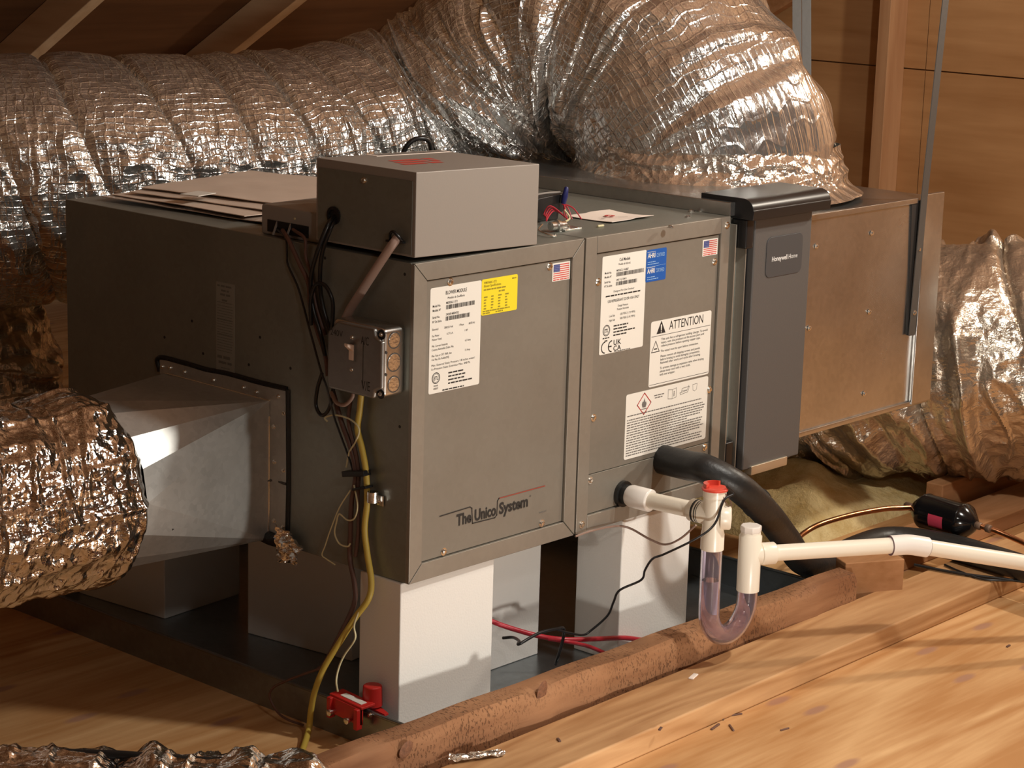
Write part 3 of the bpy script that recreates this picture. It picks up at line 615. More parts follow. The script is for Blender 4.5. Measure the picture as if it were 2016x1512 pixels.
n = 9; prof = [(-.034, .470), (-.036, .486)]+[(-.012-.022*math.cos(PI/2*k/n), .486+.019*math.sin(PI/2*k/n)) for k in range(n+1)]+[(.075, .505), (.075, .470)]
MB().plate(prof, lambda y, z, t: (t, y, z), .765, .992).build('cap', BLK, FC, bevel=.003, angle=50)
MB().box(.768, .79, -.02, .01, .42, .47).build('latch', BLK, FC, bevel=.003)
MB().box(.764, .786, -.004, .01, .04, .085).build('latch', BLK, FC, bevel=.003)
MB().box(.828, .935, -.014, .002, .018, .034).build('door_clip', plain('nickel_clip', (.62, .56, .45), .35, .8), FC, bevel=.001, seg=1)

# ------------------------------------------------------------------ return plenum
PL = thing('return_plenum', 'bare galvanised sheet metal return plenum box beyond the filter cabinet', 'plenum', (1.2, .4, .057))
MB().box(.981, 1.414, .002, .62, .057, .452).build('box', GALV, PL, bevel=.002)
MB().box(.981, 1.414, -.003, .004, .057, .0665).build('hem', GALV, PL, bevel=.001, seg=1); MB().box(.981, 1.33, -.003, .004, .447, .457).build('hem', GALV, PL, bevel=.001, seg=1)
MB().box(1.352, 1.418, -.006, .003, .06, .462).build('drive_cleat', GALV, PL, bevel=.0015, seg=1)
MB().plate([(1.312, .452), (1.33, .197), (1.334, .197), (1.334, .452)], lambda u, v, t: (u, .002-t, v), 0, .003).build('dark_wedge', INK, PL)  # thin black plate left of the hanger strap, narrowing downwards
for q in ((1608, 485), (1594, 646), (1712, 614), (1717, 459), (1702, 775), (1806, 507), (1805, 578)):
    screw(PL, (ony(*q)[0], .001, ony(*q)[2]), (0, -1, 0), .004)
# hanger straps
pA = Vector((1.336, -.005, .197)); pB = Vector((1.345, -.006, .458)); pC = Vector(ony(1868, -60, -.02)); pD = pC+(pC-pB)*1.6
st = MB()
for a, b in ((pA, pB), (pB, pD)): st.bar(a, b, .021, .0018, up=(0, 1, 0))
HS = thing('hanger_strap', 'thin steel hanger strap screwed to return plenum front, running up to the right', 'strap', tuple(pA)); st.build('strap', STRAP, HS)
for z in (.24, .36): screw(HS, (1.339, -.0055, z), (0, -1, 0), .004)
q0, q1 = Vector(atd(1578, 330, 4.62)), Vector(atd(1577, -300, 4.62))
HS2 = thing('hanger_strap', 'doubled dark hanger strap rising straight up behind the foil elbow', 'strap', tuple(q0))
for s in (-.009, .011): MB().bar(q0+Vector((s*.66, -s*.75, 0)), q1+Vector((s*.66, -s*.75, 0)), .019, .002, up=(-.75, -.66, 0)).build('strap', STRAP, HS2)

# ------------------------------------------------------------------ foil ducts
def foil_mesh(pts, R, nu, nv, disp, res=24, start_up=None):
    P = catmull(pts, res); L = [0.0]
    for a, b in zip(P, P[1:]): L.append(L[-1]+(b-a).length)
    L = np.array(L); tot = L[-1]; A = np.array([tuple(p) for p in P]); s = np.linspace(0, tot, nu)
    C = np.stack([np.interp(s, L, A[:, i]) for i in range(3)], 1)
    fr = frames([Vector(c) for c in C]); T = np.array([tuple(f[1]) for f in fr]); U = np.array([tuple(f[2]) for f in fr]); V = np.array([tuple(f[3]) for f in fr])
    th = np.linspace(0, 2*PI, nv, endpoint=False); SS, TH = np.meshgrid(s, th, indexing='ij')
    dr, ds = disp(SS, TH, tot)
    r = (R+dr)[..., None]
    X = C[:, None]+r*(np.cos(TH)[..., None]*U[:, None]+np.sin(TH)[..., None]*V[:, None])+ds[..., None]*T[:, None]
    mb = MB(); mb.v = [tuple(p) for p in X.reshape(-1, 3)]
    I, J = np.meshgrid(np.arange(nu-1), np.arange(nv), indexing='ij'); a = I*nv+J; b = I*nv+(J+1) % nv
    mb.f = [tuple(q) for q in np.stack([a, b, b+nv, a+nv], -1).reshape(-1, 4).tolist()]
    # mirrored V so the seam stays continuous
    mb.uv = np.stack([SS.ravel(), (R*np.abs(TH-PI)).ravel()], 1); return mb
def sm(a, b, x): t = np.clip((x-a)/(b-a), 0, 1); return t*t*(3-2*t)
def fold_disp(seed, big=.016, fine=.004, pitch=.13, lean=.25, grow=None, np_=5, crum=None, pillow=1.0):
    """pillowed panels between wire hoops with sharp valleys, irregular folds, crumpled skin"""
    def f(s, th, tot):
        w = th/(2*PI); sw = s+lean*.1*np.cos(th)+.06*(vnoise(s*4, w*3, seed+9, 3)-.5)
        k = np.floor(sw/pitch); fr = sw/pitch-k; amp = .5+1.0*vnoise(k*1.37+.5, w*3, seed+7, 3)
        val = np.minimum(fr, 1-fr)*pitch; a = -big*pillow*amp*np.exp(-val/.011)
        g = grow(s, th, tot) if grow else 1.0; cm = crum(s, th, tot) if crum else 1.0
        r1 = ridged(sw*11+1.5*vnoise(s*3, w*5, seed+4, 5), w*np_, seed, np_); r2 = ridged(sw*30+3*vnoise(s*5, w*6, seed+4, 6), w*6, seed+1, 6)
        a = a+g*(big*1.2*(sm(.55, 1, r1)-.3)+fine*1.6*(sm(.6, 1, r2)-.3))
        a = a+cm*fine*(1.1*(vnoise(s*60, w*56, seed+2, 56)-.5)+.6*(vnoise(s*140, w*120, seed+3, 120)-.5)+.9*(sm(.6, 1, ridged(s*24, w*30, seed+6, 30))-.2))
        return a, .3*fine*cm*(vnoise(s*50, w*40, seed+5, 40)-.5)
    return f
main_px = [(-420, 460, 4.0), (-150, 372, 4.04), (150, 352, 4.12), (420, 345, 4.24), (620, 322, 4.34), (790, 278, 4.42), (920, 210, 4.42), (1010, 130, 4.38), (1100, 74, 4.32), (1210, 84, 4.26), (1300, 146, 4.2), (1358, 230, 4.16), (1392, 300, 4.14), (1400, 345, 4.14)]
mp = [atd(*q) for q in main_px]; mp[-2] = (mp[-2][0]+.01, mp[-2][1]+.01, .53); mp[-1] = (mp[-2][0]+.012, mp[-2][1], .472)
MD = thing('flexible_duct', 'large foil-jacketed flexible duct running behind the unit and elbowing onto return plenum', 'duct', (mp[-1][0], mp[-1][1], .455))
foil_mesh(mp, .232, 900, 260, fold_disp(21, .013, .0034, .135, .7, lambda s, th, t: sm(.40, .62, s/t)*1.2+.25, 4, lambda s, th, t: .25+.9*sm(.25*PI, .45*PI, th)*(1-sm(1.2*PI, 1.5*PI, th)))).build('foil_sleeve', FOIL, MD, smooth=True, angle=180)
bx, by = mp[-1][0], mp[-1][1]
def skirt(s, th, tot):
    w = th/(2*PI); return .012+.045*(s/tot)**2*(0.6+.8*vnoise(s*10, w*7, 5, 7))+.014*(ridged(s*30, w*14, 3, 14)-.5)+.006*(vnoise(s*90, w*50, 4, 50)-.5), .006*(vnoise(s*20, w*9, 8, 9)-.5)
foil_mesh([(bx, by, .545), (bx, by, .51), (bx, by, .48), (bx, by, .459)], .225, 60, 220, skirt).build('taped_collar', TAPE, MD, smooth=True, angle=180)
# worn duct beyond the plenum
wp = [atd(*q) for q in ((1480, 780, 4.86), (1620, 732, 4.80), (1760, 704, 4.70), (1900, 700, 4.64), (2060, 698, 4.6), (2250, 700, 4.6))]
wd = foil_mesh(wp, .24, 420, 220, fold_disp(55, .018, .004, .2, .5, lambda s, th, t: .3+1.0*sm(.25*PI, .4*PI, th), 6, lambda s, th, t: .4+.6*sm(.25*PI, .4*PI, th))).build('insulated_duct', FOILR, None, smooth=True, angle=180)
lp = [atd(*q) for q in ((40, 1010, 4.2), (25, 860, 4.22), (-15, 700, 4.25), (-60, 560, 4.3))]
tag(foil_mesh(lp, .115, 200, 140, fold_disp(31, .012, .004, .12, .4, None, 4)).build('insulated_duct', FOILR, None, smooth=True, angle=180), 'dim reddish foil duct dropping to the floor at far left behind the blower', 'duct')
tag(wd, 'crumpled brownish foil insulated duct lying behind the right end of plenum', 'duct')
# round duct at left with its square-to-round fitting
TA, TZ, RX = .415, .112, -.252
FD = thing('round_duct', 'short fat foil-wrapped round duct in the left foreground joined to a sheet metal transition', 'duct', (-.5, TA, TZ-.15))
def wrap(s, th, tot):
    a, d = fold_disp(77, .0045, .0026, .16, .7, None, 5)(s, th, tot)
    e = np.clip(s/.02, 0, 1); a = a-.02*(1-e)**2+.010*np.exp(-((s-.05)/.045)**2)+.002*(vnoise(s*45, th/(2*PI)*30, 5, 30)-.5)+.005*(sm(.6, 1, ridged(s*5+2*vnoise(s*3, th/(2*PI)*4, 2, 4), th/(2*PI)*26, 8, 26))-.3)
    return a+np.where(s > .26, -.006, 0), d
foil_mesh([(RX+.002, TA, TZ), (RX-.15, TA, TZ), (-.55, TA-.004, TZ), (-.80, TA-.02, TZ-.004), (-1.15, TA-.05, TZ-.01)], .141, 520, 260, wrap).build('foil_wrap', FOILS, FD, smooth=True, angle=180)
TR = thing('duct_transition', 'sheet metal square-to-round transition bolted to the blower side', 'duct fitting', (-.1, TA, 0))
ry0, ry1, rz0, rz1 = .300, .552, .004, .224; nC = 48; rc = .13; cp_ = []
for k in range(nC): a = 2*PI*k/nC; cp_.append((RX, TA+rc*math.cos(a), TZ+rc*math.sin(a)))
rect = [(-.003, ry1, rz1), (-.003, ry0, rz1), (-.003, ry0, rz0), (-.003, ry1, rz0)]
for k in range(4):   # four flat triangles and four folded corner fans
    q0 = nC//4*k; q1 = nC//4*((k+1) % 4)
    MB().add([rect[k], rect[(k+1) % 4], cp_[q1]], [(0, 1, 2)]).build('flat_side', FITT, TR)
    fan = MB(); idx = [q0+j for j in range(nC//4+1)]
    step = 3; pts = [cp_[i % nC] for i in idx[::step]]
    fan.add([rect[k]]+pts, [(0, j+1, j+2) for j in range(len(pts)-1)]); fan.build('folded_corner', FITT, TR)
MB().box(-.0025, 0, .262, .562, .222, .246).build('flange', FITT, TR); MB().box(-.0025, 0, .262, .302, .002, .222).build('flange', FITT, TR)
MB().tube([(-.004, .300, .20), (-.004, .3, .01)], .0018, 8).build('flange_hem', SCREW, TR); MB().tube([(-.004, .545, .226), (-.004, .3, .224)], .0018, 8).build('flange_hem', SCREW, TR)
mb = MB(); mb.tube([(0, .565, .225), (0, .566, .247), (0, .50, .2485), (0, .45, .247), (0, .40, .249), (0, .33, .2475), (0, .262, .248)], .0042, 8, 8); mb.tube([(0, .261, .248), (0, .2595, .17), (0, .2585, .10), (0, .2595, .05), (0, .261, .005)], .0045, 8, 8)
mb.tube([(-.004, .31, .008), (-.004, .285, .006), (-.004, .262, .012)], .011, 8, 5); mb.build('mastic_seal', MASTIC, TR, smooth=True)
for y, z in ((.555, .235), (.535, .236), (.50, .235), (.43, .234), (.36, .234), (.33, .232), (.28, .234), (.268, .21), (.29, .185), (.268, .12), (.288, .13), (.268, .03), (.288, .036)): screw(TR, (-.0025, y, z), (-1, 0, 0), .0032, 'rivet', None)
mb = MB(); mb.tube([(-.0035, .262, .10), (-.004, .30, .098), (-.06, .325, .082), (-.13, .31, .07), (-.2, .295, .06)], .0022, 6, 6); mb.build('seam_sealant', STRAP, TR)
# crumpled foil tape scrap
def crumple(c, a, b, w, h, nn, amp, seed, mat, name, parent=None):
    a, b = Vector(a).normalized(), Vector(b).normalized(); nrm = a.cross(b); g = np.linspace(-.5, .5, nn); U, V = np.meshgrid(g, g, indexing='ij')
    Z = amp*(ridged(U*5, V*5, seed)-.5)+amp*.5*(vnoise(U*14, V*14, seed+1)-.5); mb = MB()
    base = []
    for sgn in (0, -.0008):
        for i in range(nn):
            for j in range(nn): p = Vector(c)+a*(U[i, j]*w*(1-.25*abs(V[i, j])))+b*(V[i, j]*h*(1-.5*U[i, j]))+nrm*(float(Z[i, j])+sgn); base.append(tuple(p))
    m = nn*nn; mb.v = base
    for i in range(nn-1):
        for j in range(nn-1): q = i*nn+j; mb.f.append((q, q+nn, q+nn+1, q+1)); mb.f.append((m+q, m+q+1, m+q+nn+1, m+q+nn))
    for i in range(nn-1):
        for (q, r_) in ((i*nn, (i+1)*nn), ((i+1)*nn+nn-1, i*nn+nn-1), (i+1, i), ((nn-1)*nn+i, (nn-1)*nn+i+1)): mb.f.append((q, r_, m+r_, m+q))
    mb.uv = np.concatenate([np.stack([U.ravel()*w, V.ravel()*h], 1)]*2); return mb.build(name, mat, parent, smooth=True, angle=180)
tag(crumple((-.013, .243, .006), (0, -1, -.15), (-.1, 0, 1), .055, .05, 20, .016, 4, FOILS, 'foil_scrap'), 'crumpled triangular flap of foil tape under the transition corner', 'foil scrap')
sx_, sy_, _ = onz(940, 1488, BT+.004); fs = tag(crumple((sx_, sy_, BT+.004), (.9, -.45, 0), (.3, .6, .05), .088, .018, 16, .006, 9, TAPE, 'foil_strip'), 'small torn strip of foil lying on the flat board', 'foil scrap')
# foil duct at the lower left edge
def nearf(s, th, tot):
    a, d = fold_disp(91, .012, .003, .17, 0, None, 4)(s, th, tot); e = np.clip((tot-s)/.10, 0, 1); return a-.045*(1-np.sqrt(np.clip(1-(1-e)**2, 0, 1))), d
nd = foil_mesh([(-1.0, .20, -.15), (-.88, .10, -.146), (-.79, .01, -.143), (-.70, -.10, -.139), (-.61, -.21, -.141), (-.52, -.32, -.147), (-.46, -.41, -.162)], .109, 360, 160, nearf)
ND = thing('foil_duct', 'foil duct with dark taped seam lying along the bottom left edge of the picture', 'duct', (-.75, -.15, FL)); nd.build('foil_sleeve', FOILS, ND, smooth=True, angle=180)
mb = MB(); mb.tube([(-.69, -.085, -.040), (-.645, -.14, -.039), (-.597, -.20, -.041), (-.55, -.255, -.044), (-.505, -.31, -.049), (-.455, -.37, -.072)], .0055, 8, 6); mb.build('taped_seam', RUB, ND, smooth=True)

# ------------------------------------------------------------------ control box on top
CB = thing('control_box', 'large grey steel electrical control box with red stamp on top of the blower', 'control box', (.13, .1, H))
def tilt(p): x, y, z = p; return (x, y, z+.007*(1-x/.262))
cb = MB().box(0, .262, 0, .204, .4765, .598); cb.v = [tilt(v) for v in cb.v]; cb.build('cover', plain('control_box_paint', (.33, .30, .27), .5, .3, .03, 300), CB, bevel=.0015)
cs = MB().plate(rrect(-.199, -.006, .487, .592), fx, .0, .0012); cs.build('side_panel', SIDE, CB, bevel=.0004, seg=1)
MB().lathe((-.001, .164, .5245), (-1, 0, 0), [(0, .0135), (.003, .0135), (.0035, .009), (.001, .0085)], 24).build('grommet', BLK, CB)
screw(CB, (-.0012, .103, .5825), (-1, 0, 0), .0045)
mb = MB(); mb.tube([(-.003, .046, .503), (-.012, .038, .514), (-.014, .03, .519), (-.012, .022, .513), (-.004, .018, .503)], .0022, 8, 5); mb.bar((-.006, .05, .503), (-.006, .016, .504), .006, .003); mb.build('cable_clamp', BLK, CB, smooth=True)
fz = lambda u, v, t: tilt((u, v, .598+t))
mb = MB()
for i, (u0, u1) in enumerate(((.055, .135), (.062, .150), (.07, .158))): words(mb, fz, u0, u1, .075+.02*i, .020, .0004, rng)
mb.build('red_stamp', REDINK, CB)
MB().plate([(.098, .178), (.2605, .178), (.2605, .201), (.098, .201)], fz, 0, .0006).build('wiring_label', PAPERW, CB)
mb = MB()
for v in (.182, .188, .194): mb.flat([(.105, v), (.255, v), (.255, v+.003), (.105, v+.003)], fz, .0009)
mb.build('label_print', INK, CB)
def cable(name, lab, mat, r, pts, n=8, cat='cable', res=6, flat=1.0):
    mb = MB().tube(pts, r, n, res, flat=flat); o = mb.build(name, mat, None, smooth=True, angle=180); return tag(o, lab, cat)
# cable loop behind the box
cable('black_cable', 'short black cable arching up behind the control box', BLK, .004, [(.285, .24, .5), (.27, .23, .585), (.245, .22, .615), (.215, .235, .6), (.2, .26, .5)])
# papers
PP = thing('paper_stack', 'loose stack of manila papers in a clear bag on top of the blower', 'papers', (.28, .6, H))
def sheet(cx, cy, w, h, ang, z, bend, seed, mat, name='paper_sheet'):
    nn = 16; g = np.linspace(-.5, .5, nn); U, V = np.meshgrid(g, g, indexing='ij'); c, s = math.cos(ang), math.sin(ang)
    X = cx+U*w*c-V*h*s; Y = cy+U*w*s+V*h*c; Z = z+bend*np.abs(vnoise(U*3+9, V*3, seed)-.3)+bend*.25*vnoise(U*9+9, V*9, seed+1); m = nn*nn; mb = MB()
    mb.v = list(zip(X.ravel(), Y.ravel(), Z.ravel()))+list(zip(X.ravel(), Y.ravel(), (Z-.0012).ravel()))
    for i in range(nn-1):
        for j in range(nn-1): q = i*nn+j; mb.f.append((q, q+nn, q+nn+1, q+1)); mb.f.append((m+q, m+q+1, m+q+nn+1, m+q+nn))
    for i in range(nn-1):
        for (q, r_) in ((i*nn, (i+1)*nn), ((i+1)*nn+nn-1, i*nn+nn-1), (i+1, i), ((nn-1)*nn+i, (nn-1)*nn+i+1)): mb.f.append((q, r_, m+r_, m+q))
    return mb.build(name, mat, PP, smooth=True, angle=60)
sheet(.235, .585, .36, .38, .10, H+.003, .006, 1, POLY, 'clear_bag'); sheet(.215, .60, .31, .32, .03, H+.009, .004, 2, PAPER); sheet(.25, .60, .31, .31, .14, H+.014, .005, 3, PAPER); sheet(.275, .615, .30, .30, .2, H+.019, .005, 4, PAPER)
fp = lambda u, v, t: (u, v, H+.026+t)
a, b = onz(390, 382, H+.026), onz(480, 385, H+.026)
mb = MB(); mb.obox((a[0], a[1], H+.0265), (1, .25, 0), (-.25, 1, 0), (0, 0, 1), .024, .018, .0006); mb.build('paper_label', WHITE, PP)
mb = MB(); mb.obox((a[0]+.004, a[1], H+.0262), (1, .25, 0), (-.25, 1, 0), (0, 0, 1), .012, .010, .0003); mb.build('paper_print', INK, PP)
# small grey controller
DV = thing('zone_controller', 'flat grey plastic controller with wires, tucked beside the control box', 'controller', (.07, .27, H))
MB().box(.012, .13, .207, .338, H, H+.046).build('case', GREYP, DV, bevel=.004)
MB().box(.0108, .02, .232, .322, H+.006, H+.024).build('terminal_recess', BLK, DV)
for y in (.30, .27): MB().plate([(.012, H+.026), (.002, H+.004), (.004, H+.003), (.015, H+.024)], lambda x, z, t: (x, t, z), y, y+.002).build('divider', GREYP, DV)
MB().lathe((.0118, .262, H+.032), (-1, 0, 0), [(0, .0018), (.001, .0015)], 8).build('indicator', WWIRE, DV)
# clutter on the coil module
LV = thing('low_voltage_board', 'black wiring terminal with red wires and blue wire nut behind the control box', 'terminal', (.43, .14, H))
mb = MB(); mb.plate([(.30, H), (.49, H), (.492, H+.01), (.505, H+.012), (.507, H+.034), (.50, H+.042), (.30, H+.03)], lambda x, z, t: (x, t, z), .155, .19); mb.build('body', BLK, LV, bevel=.002)
mb = MB().tube([(.30, .15, H+.034), (.36, .15, H+.04), (.44, .152, H+.046), (.49, .153, H+.045)], .0016, 6); mb.build('grey_wire', GREYP, LV, smooth=True)
nz = onz(1105, 372, H+.06); b0 = onz(1108, 425, H+.006)
MB().lathe((b0[0], b0[1], H+.026), (.15, -.1, 1), [(0, .004), (.012, .0052), (.026, .0035), (.028, .002)], 10).build('wire_nut', BLUEW, LV, smooth=True)
for i, (ex, ey) in enumerate(((.0, -.02), (.012, -.03), (-.012, -.02), (.004, .0))):
    MB().tube([(b0[0]+.002*i-.003, b0[1], H+.026), (b0[0]+ex*.6, b0[1]+ey*.5, H+.02), (b0[0]+ex, b0[1]+ey, H+.003)], .0011, 6).build('red_wire', RWIRE, LV, smooth=True)
for i in range(4): MB().tube([(b0[0]-.01, b0[1]-.02, H+.004), (b0[0]-.03-.004*i, b0[1]-.01, H+.018+.003*i), (b0[0]-.05, b0[1]-.015+.004*i, H+.014), (b0[0]-.075, b0[1]-.03, H+.008+.002*i)], .0011, 6).build('red_wire', RWIRE, LV, smooth=True)
MB().tube([(b0[0]-.02, b0[1]-.02, H+.02), (b0[0]-.018, b0[1]-.03, H+.008), (b0[0]-.045, b0[1]-.04, H+.004), (b0[0]-.08, b0[1]-.05, H+.003)], .0016, 6).build('white_wire', WWIRE, LV, smooth=True)
CC = thing('cable_connector', 'small shiny zinc cable connector on the seam between the two modules', 'connector', (.39, .075, H))
c0 = onz(1102, 450, H+.004); MB().lathe((c0[0]-.022, c0[1], H+.0095), (1, -.1, 0), [(0, .007), (.012, .007), (.012, .0095), (.017, .0095), (.017, .007), (.03, .007)], 16).build('body', BRIGHT, CC, smooth=True)
MB().box(c0[0]+.0, c0[0]+.04, c0[1]-.012, c0[1]+.016, H, H+.004).build('saddle', BRIGHT, CC, bevel=.001, seg=1); screw(CC, (c0[0]+.012, c0[1]-.006, H+.004), (0, 0, 1), .004)
mb = MB().tube([(c0[0]-.03, c0[1]+.01, H+.012), (c0[0]-.05, c0[1]-.0, H+.006), (c0[0]-.062, c0[1]-.03, H+.004), (c0[0]-.055, c0[1]-.038, H+.002), (c0[0]-.045, c0[1]-.03, H+.002)], .0016, 6); mb.build('wire_tail', BRIGHT, CC, smooth=True)
q = [onz(*p_, H) for p_ in ((1115, 428), (1205, 441), (1287, 429), (1200, 418))]
NT = thing('note_card', 'small white paper card with red print on top of the coil module', 'card', (.56, .1, H))
mb = MB(); nn = 10
for i in range(nn):
    for j in range(nn):
        u, v = i/(nn-1), j/(nn-1); p = Vector(q[0])*(1-u)*(1-v)+Vector(q[1])*u*(1-v)+Vector(q[2])*u*v+Vector(q[3])*(1-u)*v; mb.v.append((p.x, p.y, H+.002+.003*((2*u-1)**2)*(1 if v > .5 else .5)))
m = nn*nn; mb.v += [(x, y, z-.0007) for x, y, z in mb.v]
for i in range(nn-1):
    for j in range(nn-1): k = i*nn+j; mb.f += [(k, k+nn, k+nn+1, k+1), (m+k, m+k+1, m+k+nn+1, m+k+nn)]
for i in range(nn-1): mb.f += [(i*nn, (i+1)*nn, m+(i+1)*nn, m+i*nn), ((i+1)*nn+nn-1, i*nn+nn-1, m+i*nn+nn-1, m+(i+1)*nn+nn-1), (i+1, i, m+i, m+i+1), ((nn-1)*nn+i, (nn-1)*nn+i+1, m+(nn-1)*nn+i+1, m+(nn-1)*nn+i)]
mb.build('paper', PAPERW, NT, smooth=True, angle=180)
fc = lambda u, v, t: (u, v, H+.0042+t)
cx, cy = .562, .105; mb = MB(); ring(mb, fc, cx+.008, cy+.008, .003, .009, 0, n=16); mb.build('red_print', FLAGRED, NT); mb = MB(); stroke(mb, fc, [(cx-.02, cy+.008), (cx+.022, cy-.018)], .0012, 0); words(mb, fc, cx-.028, cx-.016, cy-.005, .004, 0, rng); mb.build('black_print', GREYINK, NT)
for qq in ((1182, 447),):
    p = onz(*qq, H); tag(MB().lathe((p[0]-.007, p[1], H+.002), (1, -.05, 0), [(0, .0015), (.001, .002), (.013, .002), (.014, .0015)], 8).build('wall_plug', WWIRE), 'tiny cream plastic plug on the coil module top near its front edge', 'plug')

# ------------------------------------------------------------------ junction box with switch
JB = thing('junction_box', 'square metal junction box with toggle switch on the blower side', 'junction box', (-.03, .065, .28))
jy0, jy1, jz0, jz1, jx = .008, .120, .283, .385, -.046
MB().box(jx, -.0005, jy0+.006, jy1, jz0, jz1).build('box', JBOX, JB, bevel=.008, seg=3)
r = .016; cov = [(-jy1+.004, jz0), (-jy0-r, jz0), (-jy0-r+.002, jz0+r*.7), (-jy0-r*.3, jz0+r), (-jy0, jz0+r), (-jy0, jz1-r), (-jy0-r*.3, jz1-r), (-jy0-r+.002, jz1-r*.7), (-jy0-r, jz1), (-jy1+.020, jz1), (-jy1, jz1-.02), (-jy1, jz0+.012)]
fj = lambda u, v, t: (jx-t, -u, v)
jc = MB().plate(cov, fj, 0, .009).build('cover', JCOV, JB, bevel=.004, seg=3)
cyj = .0665; MB().box(jx-.012, jx-.008, cyj-.006, cyj+.006, .331, .357).build('switch_frame', JCOV, JB)
mb = MB().plate([(cyj+.005, .333), (cyj+.005, .356), (cyj-.005, .356), (cyj-.005, .333)], lambda y, z, t: (jx-.009-t, y, z), 0, .004); mb.hexa([(jx-.012, cyj-.0045, .346), (jx-.012, cyj+.0045, .346), (jx-.023, cyj+.004, .355), (jx-.023, cyj-.004, .355), (jx-.012, cyj-.0045, .355), (jx-.012, cyj+.0045, .355), (jx-.023, cyj+.004, .359), (jx-.023, cyj-.004, .359)]); mb.build('toggle', IVORY, JB, bevel=.001, seg=1)
for z in (.366, .319): screw(JB, (jx-.009, cyj+.001, z), (-1, 0, 0), .0026)
for y, z in ((jy0+.008, jz1-.008), (jy0+.008, jz0+.008)): MB().lathe((jx-.001, y, z), (-1, 0, 0), [(0, .0075), (.001, .0075)], 14).build('corner_recess', BLK, JB); screw(JB, (jx-.002, y, z), (-1, 0, 0), .0028)
fs_ = lambda u, v, t: (u, jy0+.006-t, v)
for z, rr in ((.366, .0125), (.334, .014), (.302, .0125)):
    mb = MB(); ring(mb, fs_, -.024, z, rr-.0012, rr, .0005, n=26); mb.build('knockout_ring', STRAP, JB); MB().lathe((-.024, jy0+.0058, z), (0, -1, 0), [(0, rr-.0014), (.0006, rr-.002)], 26).build('knockout', BRIGHT, JB)
for z in (.350, .318): mb = MB().lathe((-.040, jy0+.0058, z), (0, -1, 0), [(0, .0022), (.0004, .0022)], 10); mb.build('pilot_hole', INK, JB)
mb = MB(); put_text(mb, '240V', fj, -.113, .363, .009, .0093, 0, width=.026); put_text(mb, 'A/C', fj, -.050, .359, .012, .0093, 0, width=.016); put_text(mb, 'V/E', fj, -.048, .293, .014, .0093, 0, width=.018); stroke(mb, fj, [(-.045, .362), (-.0455, .30)], .0009, .0093); mb.build('marker_writing', MARK, JB)

# ------------------------------------------------------------------ cables on the side
def side(pts): return [onx(a, b, c) for a, b, c in pts]
cable('black_cable', 'black cable from the grommet bending down left of junction box, outer of the pair', BLK, .0032, side([(659, 425, 0), (644, 445, -.02), (624, 498, -.02), (612, 550, -.014), (616, 605, -.014), (632, 660, -.014), (640, 700, -.01)]))
cable('black_cable', 'black cable from the grommet bending down left of junction box, inner of the pair', BLK, .0032, side([(661, 430, 0), (650, 452, -.015), (634, 500, -.014), (630, 555, -.01), (636, 605, -.008), (650, 650, -.006)]))
cable('black_cable', 'small upright loop of black cable above the junction box corner', BLK, .003, side([(612, 640, -.016), (612, 590, -.02), (622, 560, -.022), (640, 562, -.022), (654, 590, -.02), (655, 625, -.016), (652, 650, -.012)]))
cable('black_cable', 'black cable loop hanging below left corner of the junction box', BLK, .0028, side([(634, 735, -.02), (625, 765, -.018), (622, 798, -.018), (632, 817, -.02), (645, 810, -.02), (654, 785, -.02), (656, 765, -.016)]))
cable('thin_wire', 'long thin black wire from the grey controller slanting down the blower side', BLK, .0016, [(.010, .30, H+.012)]+side([(562, 468, -.004), (565, 500, -.004), (567, 522, -.004), (588, 570, -.006), (610, 650, -.012), (632, 730, -.03), (644, 765, -.03), (656, 815, -.02), (668, 850, -.016), (688, 905, -.014), (700, 945, -.012)]), 6)
cable('wire_bundle', 'dark brown wire bundle falling from the grey controller', BWIRE, .0034, [(.008, .285, H+.012)]+side([(568, 472, -.006), (590, 520, -.008), (607, 558, -.008), (611, 605, -.008), (624, 650, -.008), (640, 700, -.006), (645, 740, -.006)]))
cable('wire_bundle', 'second brown wire bundle beside the first on the blower side', BWIRE, .0026, [(.008, .262, H+.016)]+side([(600, 470, -.006), (602, 505, -.006), (612, 540, -.004), (622, 600, -.004), (640, 660, -.004)]))
cable('armoured_cable', 'taupe flat cable from the control box clamp down to the junction box', TAUPE, .0066, side([(783, 468, -.01), (768, 488, -.018), (740, 530, -.02), (708, 580, -.018), (688, 612, -.016), (676, 640, -.01)]), 10, flat=.55)
cable('yellow_cable', 'yellow house cable running from junction box down past the pan to the floor', YWIRE, .0048, side([(712, 770, -.012), (708, 810, -.012), (704, 845, -.012), (712, 880, -.012), (720, 925, -.012), (723, 985, -.012), (718, 1040, -.012), (723, 1090, -.012), (731, 1145, -.016), (725, 1180, -.025), (700, 1215, -.035), (668, 1265, -.05), (638, 1315, -.062), (620, 1360, -.07), (612, 1400, -.078), (607, 1440, -.085)])+[onz(588, 1496, FL+.006), onz(570, 1520, FL+.006)], 10)
cable('wire_bundle', 'brown thermostat wire bundle strapped along the yellow cable', BWIRE, .0038, side([(655, 770, -.01), (672, 830, -.01), (690, 880, -.012), (700, 935, -.012), (692, 990, -.01), (690, 1050, -.01), (689, 1100, -.01), (698, 1150, -.018), (697, 1190, -.028), (672, 1245, -.045), (640, 1305, -.06), (628, 1318, -.062)]))
cable('wire_bundle', 'brown wire strands just left of the yellow cable below the box', BWIRE, .003, side([(690, 790, -.012), (686, 830, -.012), (698, 880, -.012), (706, 930, -.010), (704, 985, -.008), (706, 1040, -.008), (700, 1095, -.008)]))
